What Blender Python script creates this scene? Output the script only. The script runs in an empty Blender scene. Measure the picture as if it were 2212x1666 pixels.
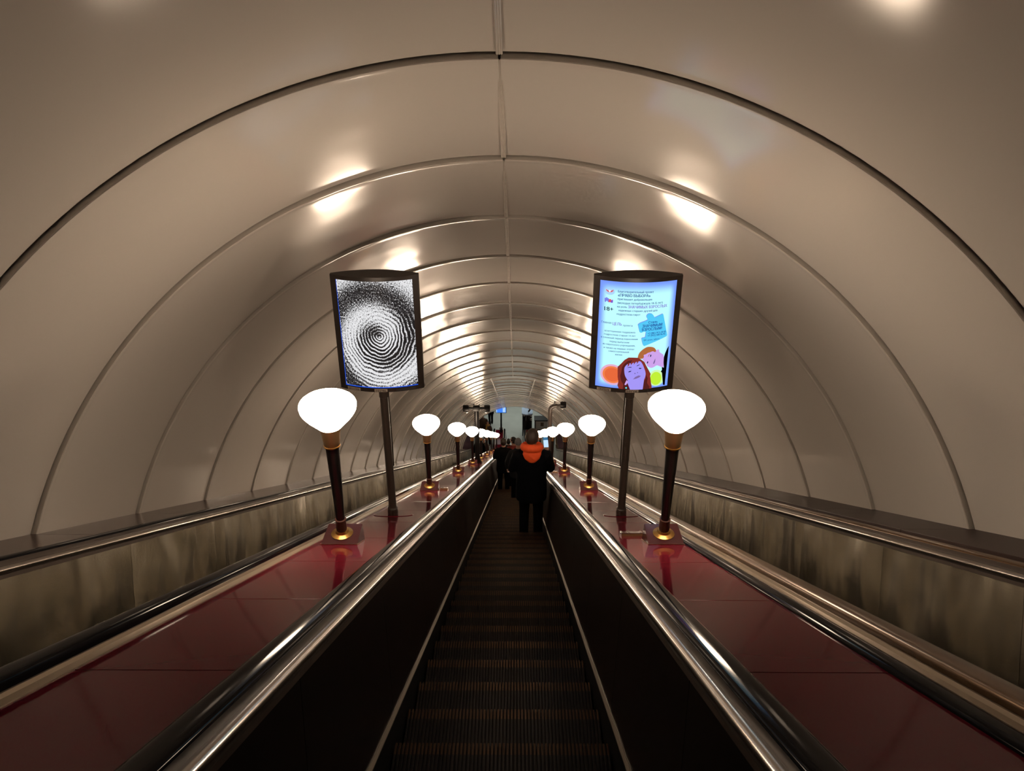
import bpy, bmesh, math, random
import numpy as np
from mathutils import Vector, Matrix
from mathutils.geometry import delaunay_2d_cdt

random.seed(7)
SC = bpy.context.scene
COL = SC.collection
A30 = math.radians(30)
C30, S30 = math.cos(A30), math.sin(A30)


def W(x, s, n):
    """slope frame (across, down the slope, off the slope) -> world"""
    return Vector((x, s * C30 + n * S30, -s * S30 + n * C30))


# ------------------------------------------------------------------ camera, world, exposure
cam_d = bpy.data.cameras.new('camera')
cam_d.sensor_width = 36.0
cam_d.lens = 1728 / 2212 * 36.0
cam_d.clip_start = 0.02
cam_d.clip_end = 200
cam = bpy.data.objects.new('camera', cam_d)
COL.objects.link(cam)
cam.rotation_euler = (math.radians(90 - 30) + math.atan(114 / 1728), 0, math.atan(9 / 1728))
SC.camera = cam

world = bpy.data.worlds.new('world')
SC.world = world
world.use_nodes = True
world.node_tree.nodes['Background'].inputs[0].default_value = (0.9, 0.95, 1.0, 1)
world.node_tree.nodes['Background'].inputs[1].default_value = 0.0

SC.view_settings.view_transform = 'Standard'
SC.view_settings.look = 'None'
SC.view_settings.gamma = 1.0
SC.view_settings.use_curve_mapping = False
SC.view_settings.exposure = 0.0
LAMP_POWER = 44.0
SC.cycles.use_adaptive_sampling = True
SC.cycles.adaptive_threshold = 0.05
SC.cycles.adaptive_min_samples = 16
SC.cycles.use_light_tree = False
SC.cycles.max_bounces = 4
SC.cycles.diffuse_bounces = 2
SC.cycles.glossy_bounces = 3
SC.cycles.transmission_bounces = 2
SC.cycles.caustics_reflective = False
SC.cycles.caustics_refractive = False

# station hall light (the hall's own luminaires, out of frame above the arch)
hl = bpy.data.lights.new('hall_light_offscreen', 'AREA')
hl.shape = 'RECTANGLE'
hl.size, hl.size_y = 3.0, 4.0
hl.energy = 130
hl.color = (0.93, 1.0, 0.93)
hlo = bpy.data.objects.new('hall_light_offscreen', hl)
COL.objects.link(hlo)

# ------------------------------------------------------------------ materials
MATS = {}


def mat(name, col, rough=0.5, metal=0.0, spec=0.5, bump=0.0, bscale=5.0, var=0.0, vscale=4.0,
        emit=None, estr=0.0, stretch=None, coat=0.0, rvar=0.0):
    m = bpy.data.materials.new(name)
    m.use_nodes = True
    nt = m.node_tree
    b = nt.nodes['Principled BSDF']
    b.inputs['Base Color'].default_value = (*col, 1)
    b.inputs['Roughness'].default_value = rough
    b.inputs['Metallic'].default_value = metal
    b.inputs['Specular IOR Level'].default_value = spec
    if coat:
        b.inputs['Coat Weight'].default_value = coat
        b.inputs['Coat Roughness'].default_value = 0.06
    if emit:
        b.inputs['Emission Color'].default_value = (*emit, 1)
        b.inputs['Emission Strength'].default_value = estr
    if bump or var or rvar:
        tc = nt.nodes.new('ShaderNodeTexCoord')
        mp = nt.nodes.new('ShaderNodeMapping')
        nt.links.new(tc.outputs['Object'], mp.inputs['Vector'])
        if stretch:
            mp.inputs['Scale'].default_value = stretch
        oi = nt.nodes.new('ShaderNodeObjectInfo')
        mul = nt.nodes.new('ShaderNodeMath')
        mul.operation = 'MULTIPLY'
        mul.inputs[1].default_value = 37.0
        nt.links.new(oi.outputs['Random'], mul.inputs[0])
        add = nt.nodes.new('ShaderNodeVectorMath')
        add.operation = 'ADD'
        nt.links.new(mp.outputs[0], add.inputs[0])
        nt.links.new(mul.outputs[0], add.inputs[1])

        def noise(sc):
            n = nt.nodes.new('ShaderNodeTexNoise')
            n.inputs['Scale'].default_value = sc
            n.inputs['Detail'].default_value = 1
            nt.links.new(add.outputs[0], n.inputs['Vector'])
            return n
        if bump:
            n = noise(bscale)
            bp = nt.nodes.new('ShaderNodeBump')
            bp.inputs['Strength'].default_value = 1.0
            bp.inputs['Distance'].default_value = bump
            nt.links.new(n.outputs['Fac'], bp.inputs['Height'])
            nt.links.new(bp.outputs[0], b.inputs['Normal'])
        if var:
            n = noise(vscale)
            mx = nt.nodes.new('ShaderNodeMix')
            mx.data_type = 'RGBA'
            mx.inputs[6].default_value = (*[c * (1 - var) for c in col], 1)
            mx.inputs[7].default_value = (*[min(1, c * (1 + var)) for c in col], 1)
            nt.links.new(n.outputs['Fac'], mx.inputs[0])
            nt.links.new(mx.outputs[2], b.inputs['Base Color'])
        if rvar:
            n = noise(vscale * 1.7)
            mr = nt.nodes.new('ShaderNodeMapRange')
            mr.inputs['To Min'].default_value = max(0.02, rough - rvar)
            mr.inputs['To Max'].default_value = rough + rvar
            nt.links.new(n.outputs['Fac'], mr.inputs[0])
            nt.links.new(mr.outputs[0], b.inputs['Roughness'])
    if emit and estr < 2:
        m.cycles.emission_sampling = 'NONE'
    MATS[name] = m
    return m


mat('cladding', (0.60, 0.56, 0.515), 0.11, spec=0.24, bump=0.004, bscale=1.6)
mat('cladding_strip', (0.58, 0.53, 0.47), 0.16, bump=0.004, bscale=9)
mat('tunnel_shell', (0.10, 0.075, 0.055), 0.8)
mat('marble', (0.085, 0.052, 0.045), 0.22, spec=0.2, var=0.35, vscale=5, stretch=(1, 3, 1))
mat('brown_laminate', (0.045, 0.027, 0.023), 0.4, spec=0.12, var=0.12)
mat('red_deck', (0.13, 0.008, 0.018), 0.07, spec=0.05, var=0.03, vscale=1.5)
mat('black_rubber', (0.008, 0.008, 0.010), 0.10, spec=0.025)
mat('bronze_rubber', (0.13, 0.068, 0.026), 0.26, spec=0.3, metal=0.5)
mat('brown_strip', (0.07, 0.052, 0.042), 0.4)
mat('beige_metal', (0.36, 0.285, 0.20), 0.38, metal=0.5)
mat('grey_metal', (0.13, 0.12, 0.11), 0.35, metal=0.6)
mat('steel_round', (0.42, 0.38, 0.34), 0.22, metal=0.95)
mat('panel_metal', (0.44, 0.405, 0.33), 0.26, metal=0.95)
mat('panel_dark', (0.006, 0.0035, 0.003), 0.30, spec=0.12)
mat('skirt', (0.004, 0.004, 0.004), 0.4, spec=0.15)
mat('trim_metal', (0.27, 0.23, 0.18), 0.3, metal=0.9)
mat('step_dark', (0.008, 0.006, 0.005), 0.5, spec=0.2)
mat('step_nose', (0.060, 0.031, 0.014), 0.45, metal=0.3, spec=0.2, var=0.6, vscale=9)
mat('lamp_black', (0.010, 0.009, 0.009), 0.3)
mat('lamp_brown', (0.075, 0.022, 0.014), 0.35)
mat('lamp_base', (0.06, 0.016, 0.018), 0.22)
mat('brass', (0.62, 0.36, 0.11), 0.28, metal=1.0)
mat('bronze_cup', (0.28, 0.17, 0.08), 0.38, metal=0.8)
mat('globe', (0.9, 0.85, 0.78), 0.25, emit=(1.0, 0.77, 0.56), estr=LAMP_POWER)
mat('sign_frame', (0.028, 0.020, 0.017), 0.42)
mat('sign_pole', (0.060, 0.045, 0.038), 0.34)
mat('sticker', (0.42, 0.36, 0.30), 0.5)
mat('ink_black', (0.01, 0.01, 0.01), 0.6)
mat('black_plastic', (0.006, 0.0055, 0.0055), 0.4, spec=0.2)
mat('glass_dark', (0.010, 0.012, 0.018), 0.06, spec=0.7)
mat('booth_roof', (0.30, 0.38, 0.52), 0.5)
mat('grey_paint', (0.42, 0.41, 0.38), 0.45)
mat('dark_frame', (0.045, 0.042, 0.040), 0.4)
mat('brown_board', (0.08, 0.045, 0.02), 0.5)
mat('hall_floor', (0.44, 0.45, 0.41), 0.35, var=0.12, vscale=1.6, bump=0.0005)
mat('mauve_marble', (0.085, 0.048, 0.055), 0.6, spec=0.0, var=0.25, vscale=2)
mat('hall_wall', (0.5, 0.49, 0.46), 0.6)
mat('skin', (0.50, 0.27, 0.19), 0.5)
mat('eye', (0.02, 0.015, 0.012), 0.2)
mat('lips', (0.32, 0.12, 0.10), 0.5)
mat('hair_brown', (0.030, 0.017, 0.011), 0.55, bump=0.004, bscale=60)
mat('hair_black', (0.010, 0.008, 0.008), 0.5, bump=0.004, bscale=60)
mat('coat_navy', (0.0024, 0.0027, 0.0042), 0.75, spec=0.08, bump=0.004, bscale=14)
mat('coat_black', (0.0024, 0.0022, 0.0024), 0.8, spec=0.08, bump=0.003, bscale=14)
mat('coat_brown', (0.085, 0.055, 0.038), 0.85, bump=0.003, bscale=14)
mat('coat_umber', (0.05, 0.032, 0.022), 0.85, bump=0.003, bscale=14)
mat('coat_red', (0.22, 0.02, 0.012), 0.8, bump=0.003, bscale=14)
mat('coat_grey', (0.0200, 0.0200, 0.0220), 0.85, spec=0.08, bump=0.003, bscale=14)
mat('trouser_dark', (0.0024, 0.0024, 0.0030), 0.85, spec=0.08)
mat('hood_orange', (0.80, 0.085, 0.012), 0.75, bump=0.004, bscale=12)
mat('beanie_grey', (0.17, 0.16, 0.16), 0.95, bump=0.003, bscale=50)
mat('scarf_yellow', (0.42, 0.24, 0.05), 0.9, bump=0.004, bscale=30)
mat('shoe_dark', (0.012, 0.010, 0.010), 0.6)
mat('shoe_tan', (0.28, 0.17, 0.09), 0.6)
mat('bag_orange', (0.55, 0.12, 0.03), 0.6)
mat('phone_screen', (0.02, 0.02, 0.03), 0.1, emit=(0.55, 0.78, 1.0), estr=1.0)
mat('phone_banner', (0.02, 0.02, 0.03), 0.1, emit=(0.05, 0.22, 0.42), estr=0.8)
mat('monitor_blue', (0.0, 0.0, 0.02), 0.15, emit=(0.06, 0.26, 1.0), estr=0.95)
mat('monitor_light', (0.0, 0.0, 0.02), 0.15, emit=(0.42, 0.66, 1.0), estr=1.0)
mat('lens_glint', (0.8, 0.8, 0.8), 0.2, spec=0.6)  # white base colour stands in for the glint on the lens


def brushed(m):
    """steel brushed lengthways (highlights stretch upwards) with shallow dents in the sheet"""
    nt = m.node_tree
    b = nt.nodes['Principled BSDF']
    N, L = nt.nodes.new, nt.links.new
    tc = N('ShaderNodeTexCoord')
    oi = N('ShaderNodeObjectInfo')
    mul = N('ShaderNodeMath')
    mul.operation = 'MULTIPLY'
    mul.inputs[1].default_value = 53.0
    L(oi.outputs['Random'], mul.inputs[0])
    add = N('ShaderNodeVectorMath')
    add.operation = 'ADD'
    L(tc.outputs['Object'], add.inputs[0])
    L(mul.outputs[0], add.inputs[1])
    prev = None
    for sc, dist, freq, det in (((1, 0.5, 1.0), 0.00014, 330.0, 1), ((1, 1.0, 0.55), 0.085, 1.5, 1), ((1, 1.0, 0.4), 0.022, 5.0, 1)):
        mp = N('ShaderNodeMapping')
        mp.inputs['Scale'].default_value = sc if freq < 60 else (0.02, 0.02, 1.0)
        L(add.outputs[0], mp.inputs['Vector'])
        n = N('ShaderNodeTexNoise')
        n.inputs['Scale'].default_value = freq
        n.inputs['Detail'].default_value = det
        L(mp.outputs[0], n.inputs['Vector'])
        bp = N('ShaderNodeBump')
        bp.inputs['Strength'].default_value = 1.0
        bp.inputs['Distance'].default_value = dist
        L(n.outputs['Fac'], bp.inputs['Height'])
        if prev:
            L(prev.outputs[0], bp.inputs['Normal'])
        prev = bp
    L(prev.outputs[0], b.inputs['Normal'])


brushed(MATS['panel_metal'])


# ------------------------------------------------------------------ mesh helpers
def finish(bm, name, sharp=35):
    bmesh.ops.remove_doubles(bm, verts=bm.verts, dist=1e-6)
    bmesh.ops.recalc_face_normals(bm, faces=bm.faces)
    a = math.radians(sharp)
    for f in bm.faces:
        f.smooth = True
    for e in bm.edges:
        if len(e.link_faces) == 2 and e.calc_face_angle(0) > a:
            e.smooth = False
    me = bpy.data.meshes.new(name)
    bm.to_mesh(me)
    bm.free()
    return me


def link(name, me, m=None, parent=None, loc=(0, 0, 0), rot=(0, 0, 0)):
    o = bpy.data.objects.new(name, me)
    COL.objects.link(o)
    if m is not None and me is not None and len(me.materials) == 0:
        for mm in (m if isinstance(m, (list, tuple)) else [m]):
            me.materials.append(MATS[mm])
    o.parent = parent
    o.location = loc
    o.rotation_euler = rot
    return o


def tag(o, label, cat=None, group=None, kind=None):
    o['label'] = label
    if cat:
        o['category'] = cat
    if group:
        o['group'] = group
    if kind:
        o['kind'] = kind
    return o


def empty(name, loc, label=None, cat=None, group=None, rz=0.0, kind=None):
    o = bpy.data.objects.new(name, None)
    COL.objects.link(o)
    o.location = loc
    o.rotation_euler = (0, 0, rz)
    o.empty_display_size = 0.1
    if label:
        tag(o, label, cat, group, kind)
    elif kind:
        o['kind'] = kind
    return o


def copy_tree(o, parent=None):
    c = o.copy()
    COL.objects.link(c)
    c.parent = parent
    for ch in list(o.children):
        copy_tree(ch, c)
    return c


def add_box(bm, x0, x1, y0, y1, z0, z1, mi=0, bev=0.0):
    vs = [bm.verts.new((x, y, z)) for x in (x0, x1) for y in (y0, y1) for z in (z0, z1)]
    fs = []
    for q in ((0, 1, 3, 2), (4, 6, 7, 5), (0, 4, 5, 1), (2, 3, 7, 6), (0, 2, 6, 4), (1, 5, 7, 3)):
        f = bm.faces.new([vs[i] for i in q])
        f.material_index = mi
        fs.append(f)
    if bev:
        es = list({e for f in fs for e in f.edges})
        bmesh.ops.bevel(bm, geom=es, offset=bev, segments=2, affect='EDGES', profile=0.6)
    return fs


def box_me(name, *a, bev=0.0):
    bm = bmesh.new()
    add_box(bm, *a, bev=bev)
    return finish(bm, name, 15)


def add_loft(bm, rings, cap=True, mi=0, closed=True):
    """rings: list of lists of points (same length)"""
    R = [[bm.verts.new(p) for p in r] for r in rings]
    n = len(R[0])
    for a, b in zip(R, R[1:]):
        for i in range(n if closed else n - 1):
            j = (i + 1) % n
            f = bm.faces.new((a[i], a[j], b[j], b[i]))
            f.material_index = mi
    if cap:
        for r in (R[0], R[-1]):
            try:
                f = bm.faces.new(r)
                f.material_index = mi
            except ValueError:
                pass
    return R


def lathe_me(name, prof, seg=32, sharp=35):
    bm = bmesh.new()
    rings = []
    for r, z in prof:
        rings.append([(max(r, 1e-4) * math.cos(2 * math.pi * i / seg), max(r, 1e-4) * math.sin(2 * math.pi * i / seg), z)
                      for i in range(seg)])
    add_loft(bm, rings)
    return finish(bm, name, sharp)


def add_tube(bm, pts, rad, seg=12, mi=0):
    pts = [Vector(p) for p in pts]
    rads = rad if isinstance(rad, (list, tuple)) else [rad] * len(pts)
    rings = []
    ref = None
    for i, p in enumerate(pts):
        t = (pts[min(i + 1, len(pts) - 1)] - pts[max(i - 1, 0)]).normalized()
        if ref is None:
            ref = Vector((1, 0, 0)) if abs(t.x) < 0.9 else Vector((0, 1, 0))
        u = (ref - t * ref.dot(t)).normalized()
        v = t.cross(u)
        ref = u
        rings.append([p + (u * math.cos(2 * math.pi * k / seg) + v * math.sin(2 * math.pi * k / seg)) * rads[i] for k in range(seg)])
    add_loft(bm, rings, mi=mi)


def tube_me(name, pts, rad, seg=12):
    bm = bmesh.new()
    add_tube(bm, pts, rad, seg)
    return finish(bm, name)


# ------------------------------------------------------------------ escalator path
NOSE_N = -1.40
T0 = 47.6
RA = 3.0
ARC = RA * A30
P_T0 = W(0, T0, NOSE_N)
CEN = Vector((P_T0.y, P_T0.z)) + RA * Vector((S30, C30))
FLOOR_Z = CEN.y - RA
Y_END = CEN.x           # arc ends here, horizontal beyond
STEP = 0.4 / C30
NOSE0 = 3.779


def path(t):
    if t <= T0:
        p = W(0, t, NOSE_N)
        return Vector((p.y, p.z)), Vector((S30, C30))
    if t < T0 + ARC:
        th = -A30 + (t - T0) / RA
        nn = Vector((-math.sin(th), math.cos(th)))
        return CEN - RA * nn, nn
    return Vector((CEN.x + (t - T0 - ARC), FLOOR_Z)), Vector((0, 1))


def P(x, o, t):
    p, n = path(t)
    q = p + n * o
    return Vector((x, q.x, q.y))


T_END_DECK = T0 + ARC + 1.75
ARC_T = [T0 + ARC * i / 6 for i in range(7)]


def ts_for(t0, t1):
    ts = [t0] + [t for t in ARC_T if t0 < t < t1] + [t1]
    return ts


def sweep_me(name, prof, t0, t1, off=Vector((0, 0, 0)), extra=None, sharp=30):
    bm = bmesh.new()
    rings = [[P(x, o, t) - off for x, o in prof] for t in ts_for(t0, t1)]
    if extra:
        rings += [[q - off for q in r] for r in extra]
    add_loft(bm, rings)
    return finish(bm, name, sharp)


# ================================================================== STRUCTURE: the inclined tunnel
TX, TN, TR = -0.085, -1.251, 3.151
RING = 1.455
S_J1 = 3.852


def arc_panel(name, a0, a1, length=RING, seg=40, tilt=0.009):
    """a cladding sheet curved round the tunnel axis, rolled lip on its uphill edge. local: x, y=down slope, z=off slope"""
    q = TR - tilt
    prof = [(0.012, TR + 0.026), (0.009, q + 0.002), (0.013, q - 0.003), (0.024, q - 0.004), (0.040, q - 0.002),
            (0.065, q), (0.11, q + 0.0008), (length * 0.5, TR + 0.001), (length - 0.02, TR + tilt), (length - 0.004, TR + tilt), (length - 0.004, TR + 0.026)]
    bm = bmesh.new()
    rings = []
    for i in range(seg + 1):
        a = a0 + (a1 - a0) * i / seg
        rings.append([(r * math.cos(a), s, r * math.sin(a)) for s, r in prof])
    add_loft(bm, rings, cap=False, closed=False)
    return finish(bm, name, 40)


RAD = math.radians
seam = 0.006 / TR
pan_r = arc_panel('cladding_panel', RAD(5), RAD(90) - seam)
pan_l = arc_panel('cladding_panel', RAD(90) + seam, RAD(175))
pan_rt = arc_panel('cladding_panel', RAD(5), RAD(90) - seam, tilt=0.015)
pan_lt = arc_panel('cladding_panel', RAD(90) + seam, RAD(175), tilt=0.015)
pan_r3 = arc_panel('cladding_panel', RAD(5), RAD(77.5) - seam)
pan_l3 = arc_panel('cladding_panel', RAD(102.5) + seam, RAD(175))
pan_c3 = arc_panel('cladding_panel', RAD(77.5) + seam, RAD(102.5) - seam, seg=14)
for m_ in (pan_r, pan_l, pan_rt, pan_lt, pan_r3, pan_l3, pan_c3):
    m_.materials.append(MATS['cladding'])


def batten_me(name):
    bm = bmesh.new()
    w = 0.017
    for dx in (-0.011, 0.0, 0.011):
        rings = []
        for y in (0.03, RING - 0.02):
            rings.append([(dx + 0.0045 * math.cos(k), y, TR - 0.006 + 0.0055 * math.sin(k)) for k in [math.pi * 2 * j / 8 for j in range(8)]])
        add_loft(bm, rings)
    add_box(bm, -w, w, 0.03, RING - 0.02, TR - 0.008, TR + 0.006)
    return finish(bm, name)


bat = batten_me('seam_strip')
bat.materials.append(MATS['cladding_strip'])

K0, K1 = -6, 31
S_BACK = S_J1 + RING * K0
S_TUN_END = S_J1 + RING * K1
shell = bmesh.new()
rings = []
for i in range(61):
    a = RAD(-6) + RAD(192) * i / 60
    rings.append([(TX + (TR + 0.03) * math.cos(a), s, TN + (TR + 0.03) * math.sin(a)) for s in (S_BACK, S_TUN_END)])
add_loft(shell, rings, cap=False, closed=False)
ceil = link('ceiling', finish(shell, 'ceiling'), 'tunnel_shell', rot=(-A30, 0, 0))
tag(ceil, 'curved cream ribbed cladding of the inclined escalator tunnel', kind='structure')
for k in range(K0, K1):
    s = S_J1 + RING * k
    base = Vector((TX, s, TN))
    if s < 23.0:
        steep = -1 <= k <= 1          # the sheets nearest the signs sit a little more tilted
        link('cladding_panel', pan_lt if steep else pan_l, None, ceil, base)
        link('cladding_panel', pan_rt if steep else pan_r, None, ceil, base)
        link('seam_strip', bat, None, ceil, base)
    else:
        for m_ in (pan_l3, pan_r3, pan_c3):
            link('cladding_panel', m_, None, ceil, base)
        for a in (12.5, -12.5):
            link('seam_strip', bat, None, ceil, base, (0, RAD(a), 0))

# unseen cap added behind the camera to bounce light; the tunnel itself continues
bm = bmesh.new()
vs = [bm.verts.new((TX + (TR + 0.03) * math.cos(RAD(a)), S_BACK + 0.002, TN + (TR + 0.03) * math.sin(RAD(a)))) for a in range(-6, 187, 6)]
bm.faces.new(vs)
wb = link('added_back_cap', finish(bm, 'added_back_cap'), 'hall_wall', rot=(-A30, 0, 0))
tag(wb, 'plain cap added across the continuing tunnel to bounce light', kind='structure')

# outer decks along the tunnel wall, in slabs as long as the cladding rings
XL, XC, XR = -1.96, -0.06, 1.84


def outer_deck(name, x0, x1, n, matname, label):
    root = empty(name, W((x0 + x1) / 2, 0, n), kind='structure')
    tag(root, label, kind='structure')
    me = box_me('slab', -(x1 - x0) / 2, (x1 - x0) / 2, 0.003, RING - 0.003, -0.10, 0.0, bev=0.002)
    me.materials.append(MATS[matname])
    for k in range(K0, K1):
        s = S_J1 + RING * k
        link('slab', me, None, root, W(0, s, 0), (-A30, 0, 0))
    return root


outer_deck('trim_1', -3.24, XL - 0.655, -0.640, 'marble', 'polished brown marble ledge between cream wall and black handrail')
outer_deck('trim_2', XR + 0.685, 3.10, -0.588, 'brown_laminate', 'matt brown ledge between cream wall and bronze handrail')

# ------------------------------------------------------------------ lower hall
FL_Y0, FL_Y1 = Y_END - 0.8, Y_END + 12
fl = link('floor', box_me('floor', -6, 6, FL_Y0, FL_Y1, FLOOR_Z - 0.2, FLOOR_Z), 'hall_floor')
tag(fl, 'pale grey stone floor of the station hall at the bottom', kind='structure')
hall_s = W(0, S_TUN_END, 0)
for nm, sx, lb in (('wall_left', -1, 'mauve marble wall of the hall beside the black handrail'), ('wall_right', 1, 'mauve marble wall of the hall beside the bronze handrail')):
    x = TX + sx * 3.06
    o = link(nm, box_me(nm, min(x, x + sx * 0.3), max(x, x + sx * 0.3), hall_s.y - 1.2, FL_Y1, FLOOR_Z - 0.1, FLOOR_Z + 1.55), 'mauve_marble')
    tag(o, lb, kind='structure')
o = link('wall_far', box_me('wall_far', -6, 6, FL_Y1, FL_Y1 + 0.2, FLOOR_Z - 0.1, FLOOR_Z + 4.5), 'hall_wall')
tag(o, 'plain far wall of the station hall', kind='structure')
hlo.location = (0.0, Y_END + 5.0, FLOOR_Z + 4.2)

# ================================================================== ESCALATORS
def step_mesh():
    bm = bmesh.new()
    n = 56
    w = 0.985
    p = w / n
    add_box(bm, -w / 2, w / 2, -0.43, -0.002, -0.030, -0.013, mi=0)
    add_box(bm, -w / 2, w / 2, -0.016, -0.004, -0.27, -0.020, mi=0)
    for i in range(n):
        x = -w / 2 + p * (i + 0.25)
        add_box(bm, x, x + p * 0.5, -0.43, -0.062, -0.014, 0.0, mi=0)
        add_box(bm, x, x + p * 0.5, -0.062, 0.0, -0.020, 0.0, mi=1)
    return finish(bm, 'step')


STEP_ME = step_mesh()
for m_ in ('step_dark', 'step_nose'):
    STEP_ME.materials.append(MATS[m_])

PANEL_L = RING
T_START = -3.2


def escalator(xa, label, rail_mat, panel_mat, t_end, step_from=-2.5):
    root = empty('escalator', P(xa, 0, 0), label, 'escalator')
    off = root.location
    # steps
    k = math.ceil((step_from - NOSE0) / STEP)
    while NOSE0 + k * STEP < T0 + ARC - 0.25:
        t = NOSE0 + k * STEP
        link('step', STEP_ME, None, root, P(xa, 0, t) - off)
        k += 1
    # panels: one straight sheet shared by all, tapering in towards the steps
    pl = {}
    for sg in (-1, 1):
        bm = bmesh.new()
        pr = [(sg * 0.572, 0.702), (sg * 0.510, 0.112), (sg * 0.524, 0.110), (sg * 0.586, 0.700)]
        add_loft(bm, [[(x, y, o) for x, o in pr] for y in (0.002, PANEL_L - 0.002)])
        me = finish(bm, 'balustrade_panel')
        me.materials.append(MATS[panel_mat])
        s = S_J1 + RING * K0 + RING
        while s + PANEL_L < T0:
            if s > T_START - 0.1:
                link('balustrade_panel', me, None, root, P(xa, 0, s) - off, (-A30, 0, 0))
            s += PANEL_L
        q = [(xa + x, o) for x, o in pr]
        link('balustrade_panel', sweep_me('balustrade_panel', q, s + 0.002, t_end, off), panel_mat, root)
        # handrail with its turn round the newel
        hp = []
        for i in range(13):
            a = math.pi * i / 12
            hp.append((0.6355 + 0.0425 * math.cos(a), 0.776 + 0.024 * (math.sin(a) ** 0.6 if 0 < i < 12 else 0)))
        hp += [(0.592, 0.766), (0.600, 0.758), (0.671, 0.758), (0.679, 0.766)]
        hp = [(xa + sg * x, o) for x, o in hp]
        ext = []
        pe, ne = path(t_end)
        for j in range(1, 15):
            ph = math.pi * j / 14
            d = ne * math.cos(ph) + Vector((1, 0)) * math.sin(ph)
            ext.append([Vector((x, pe.x + d.x * (o - 0.50), pe.y + 0.50 + d.y * (o - 0.50))) for x, o in hp])
        hr = link('handrail', sweep_me('handrail', hp, T_START, t_end, off, ext, 50), rail_mat, root)
        # fixed mouldings under the handrail
        def strip(nm, pr, m_, a=T_START, b=t_end):
            link(nm, sweep_me(nm, [(xa + sg * x, o) for x, o in pr], a, b, off), m_, root)
        strip('handrail_base', [(0.590, 0.754), (0.590, 0.786), (0.600, 0.772), (0.664, 0.772), (0.668, 0.754)], 'brown_strip')
        hrd = [(0.592, 0.760)] + [(0.586 - 0.024 * math.sin(math.pi * i / 10), 0.740 + 0.021 * math.cos(math.pi * i / 10)) for i in range(11)] + [(0.592, 0.716)]
        strip('round_moulding', hrd, 'steel_round')
        strip('lower_moulding', [(0.566, 0.700), (0.566, 0.720), (0.590, 0.722), (0.590, 0.698)], 'brown_strip')
        strip('deck_edge', [(0.660, 0.735), (0.660, 0.766), (0.684, 0.764), (0.687, 0.752), (0.690, 0.752), (0.716, 0.749), (0.717, 0.735)], 'beige_metal')
        strip('skirt_trim', [(0.496, 0.097), (0.496, 0.105), (0.506, 0.116), (0.522, 0.116), (0.522, 0.097)], 'trim_metal')
        strip('skirt_panel', [(0.500, 0.099), (0.512, 0.099), (0.512, -0.24), (0.500, -0.24)], 'skirt', b=T0 + ARC - 0.1)
        # newel at the lower end
        bm = bmesh.new()
        pts = []
        for j in range(13):
            ph = math.pi * j / 12
            pts.append((pe.x + 0.255 * math.sin(ph), pe.y + 0.50 + 0.255 * math.cos(ph)))
        pts += [(pe.x + 0.05, pe.y + 0.24), (pe.x + 0.05, pe.y), (pe.x - 0.02, pe.y), (pe.x - 0.02, pe.y + 0.755)]
        add_loft(bm, [[Vector((xa + sg * x, y, z)) - off for y, z in pts] for x in (0.575, 0.664)])
        link('newel', finish(bm, 'newel'), 'steel_round', root)
    return root


escalator(XL, 'escalator with black handrails and tarnished steel side panels beside the marble ledge', 'black_rubber', 'panel_metal', T_END_DECK)
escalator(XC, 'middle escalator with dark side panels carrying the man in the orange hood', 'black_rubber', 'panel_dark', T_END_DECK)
escalator(XR, 'escalator with bronze handrails and tarnished steel side panels beside the matt ledge', 'bronze_rubber', 'panel_metal', T_END_DECK)

# ================================================================== RED DECKS BETWEEN THE ESCALATORS
DECK_O = 0.745


def red_deck(x0, x1, label, moulding=None, t_end=T_END_DECK):
    root = empty('balustrade_deck', P((x0 + x1) / 2, DECK_O, 0), label, 'deck')
    off = root.location
    hw = (x1 - x0) / 2
    me = box_me('deck_slab', -hw, hw, 0.0025, 1.0 - 0.0025, -0.03, 0.0, bev=0.0015)
    me.materials.append(MATS['red_deck'])
    cx = (x0 + x1) / 2
    s = -2.7 + 0.0
    while s + 1.0 < T0:
        link('deck_slab', me, None, root, P(cx, DECK_O, s) - off, (-A30, 0, 0))
        s += 1.0
    link('deck_slab', sweep_me('deck_slab', [(x0, DECK_O), (x1, DECK_O), (x1, DECK_O - 0.03), (x0, DECK_O - 0.03)], s + 0.0025, t_end, off), 'red_deck', root)
    pe, ne = path(t_end)
    link('end_panel', box_me('end_panel', x0 - off.x - 0.05, x1 - off.x + 0.05, pe.x - off.y, pe.x - off.y + 0.04, pe.y - off.z, pe.y + DECK_O - off.z), 'grey_metal', root)
    if moulding:
        a, b = moulding
        pr = []
        for i in range(13):
            th = math.pi * i / 12
            pr.append(((a + b) / 2 - (b - a) / 2 * math.cos(th), DECK_O - 0.002 + 0.022 * math.sin(th) ** 0.7 if 0 < i < 12 else DECK_O - 0.002))
        link('edge_moulding', sweep_me('edge_moulding', pr, T_START, t_end, off, sharp=60), 'black_rubber', root)
    return root


red_deck(XL + 0.714, XC - 0.714, 'glossy wine red deck beneath the ring pattern screen')
red_deck(XC + 0.714, 1.127, 'glossy wine red deck with black edge moulding beneath the charity poster sign', moulding=(1.050, 1.125))

# marble plinths filling the landing between the outer handrails and the hall walls
for nm, x0, x1, lb in (('trim_3', TX - 3.06, XL - 0.69, 'mauve marble plinth at the foot of the black handrail escalator'),
                       ('trim_4', XR + 0.69, TX + 3.06, 'mauve marble plinth at the foot of the bronze handrail escalator')):
    o = link(nm, sweep_me(nm, [(x0, 0.0), (x1, 0.0), (x1, 0.742), (x0, 0.742)], T0 - 0.3, T_END_DECK + 2.2), 'mauve_marble')
    tag(o, lb, kind='structure')

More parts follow.
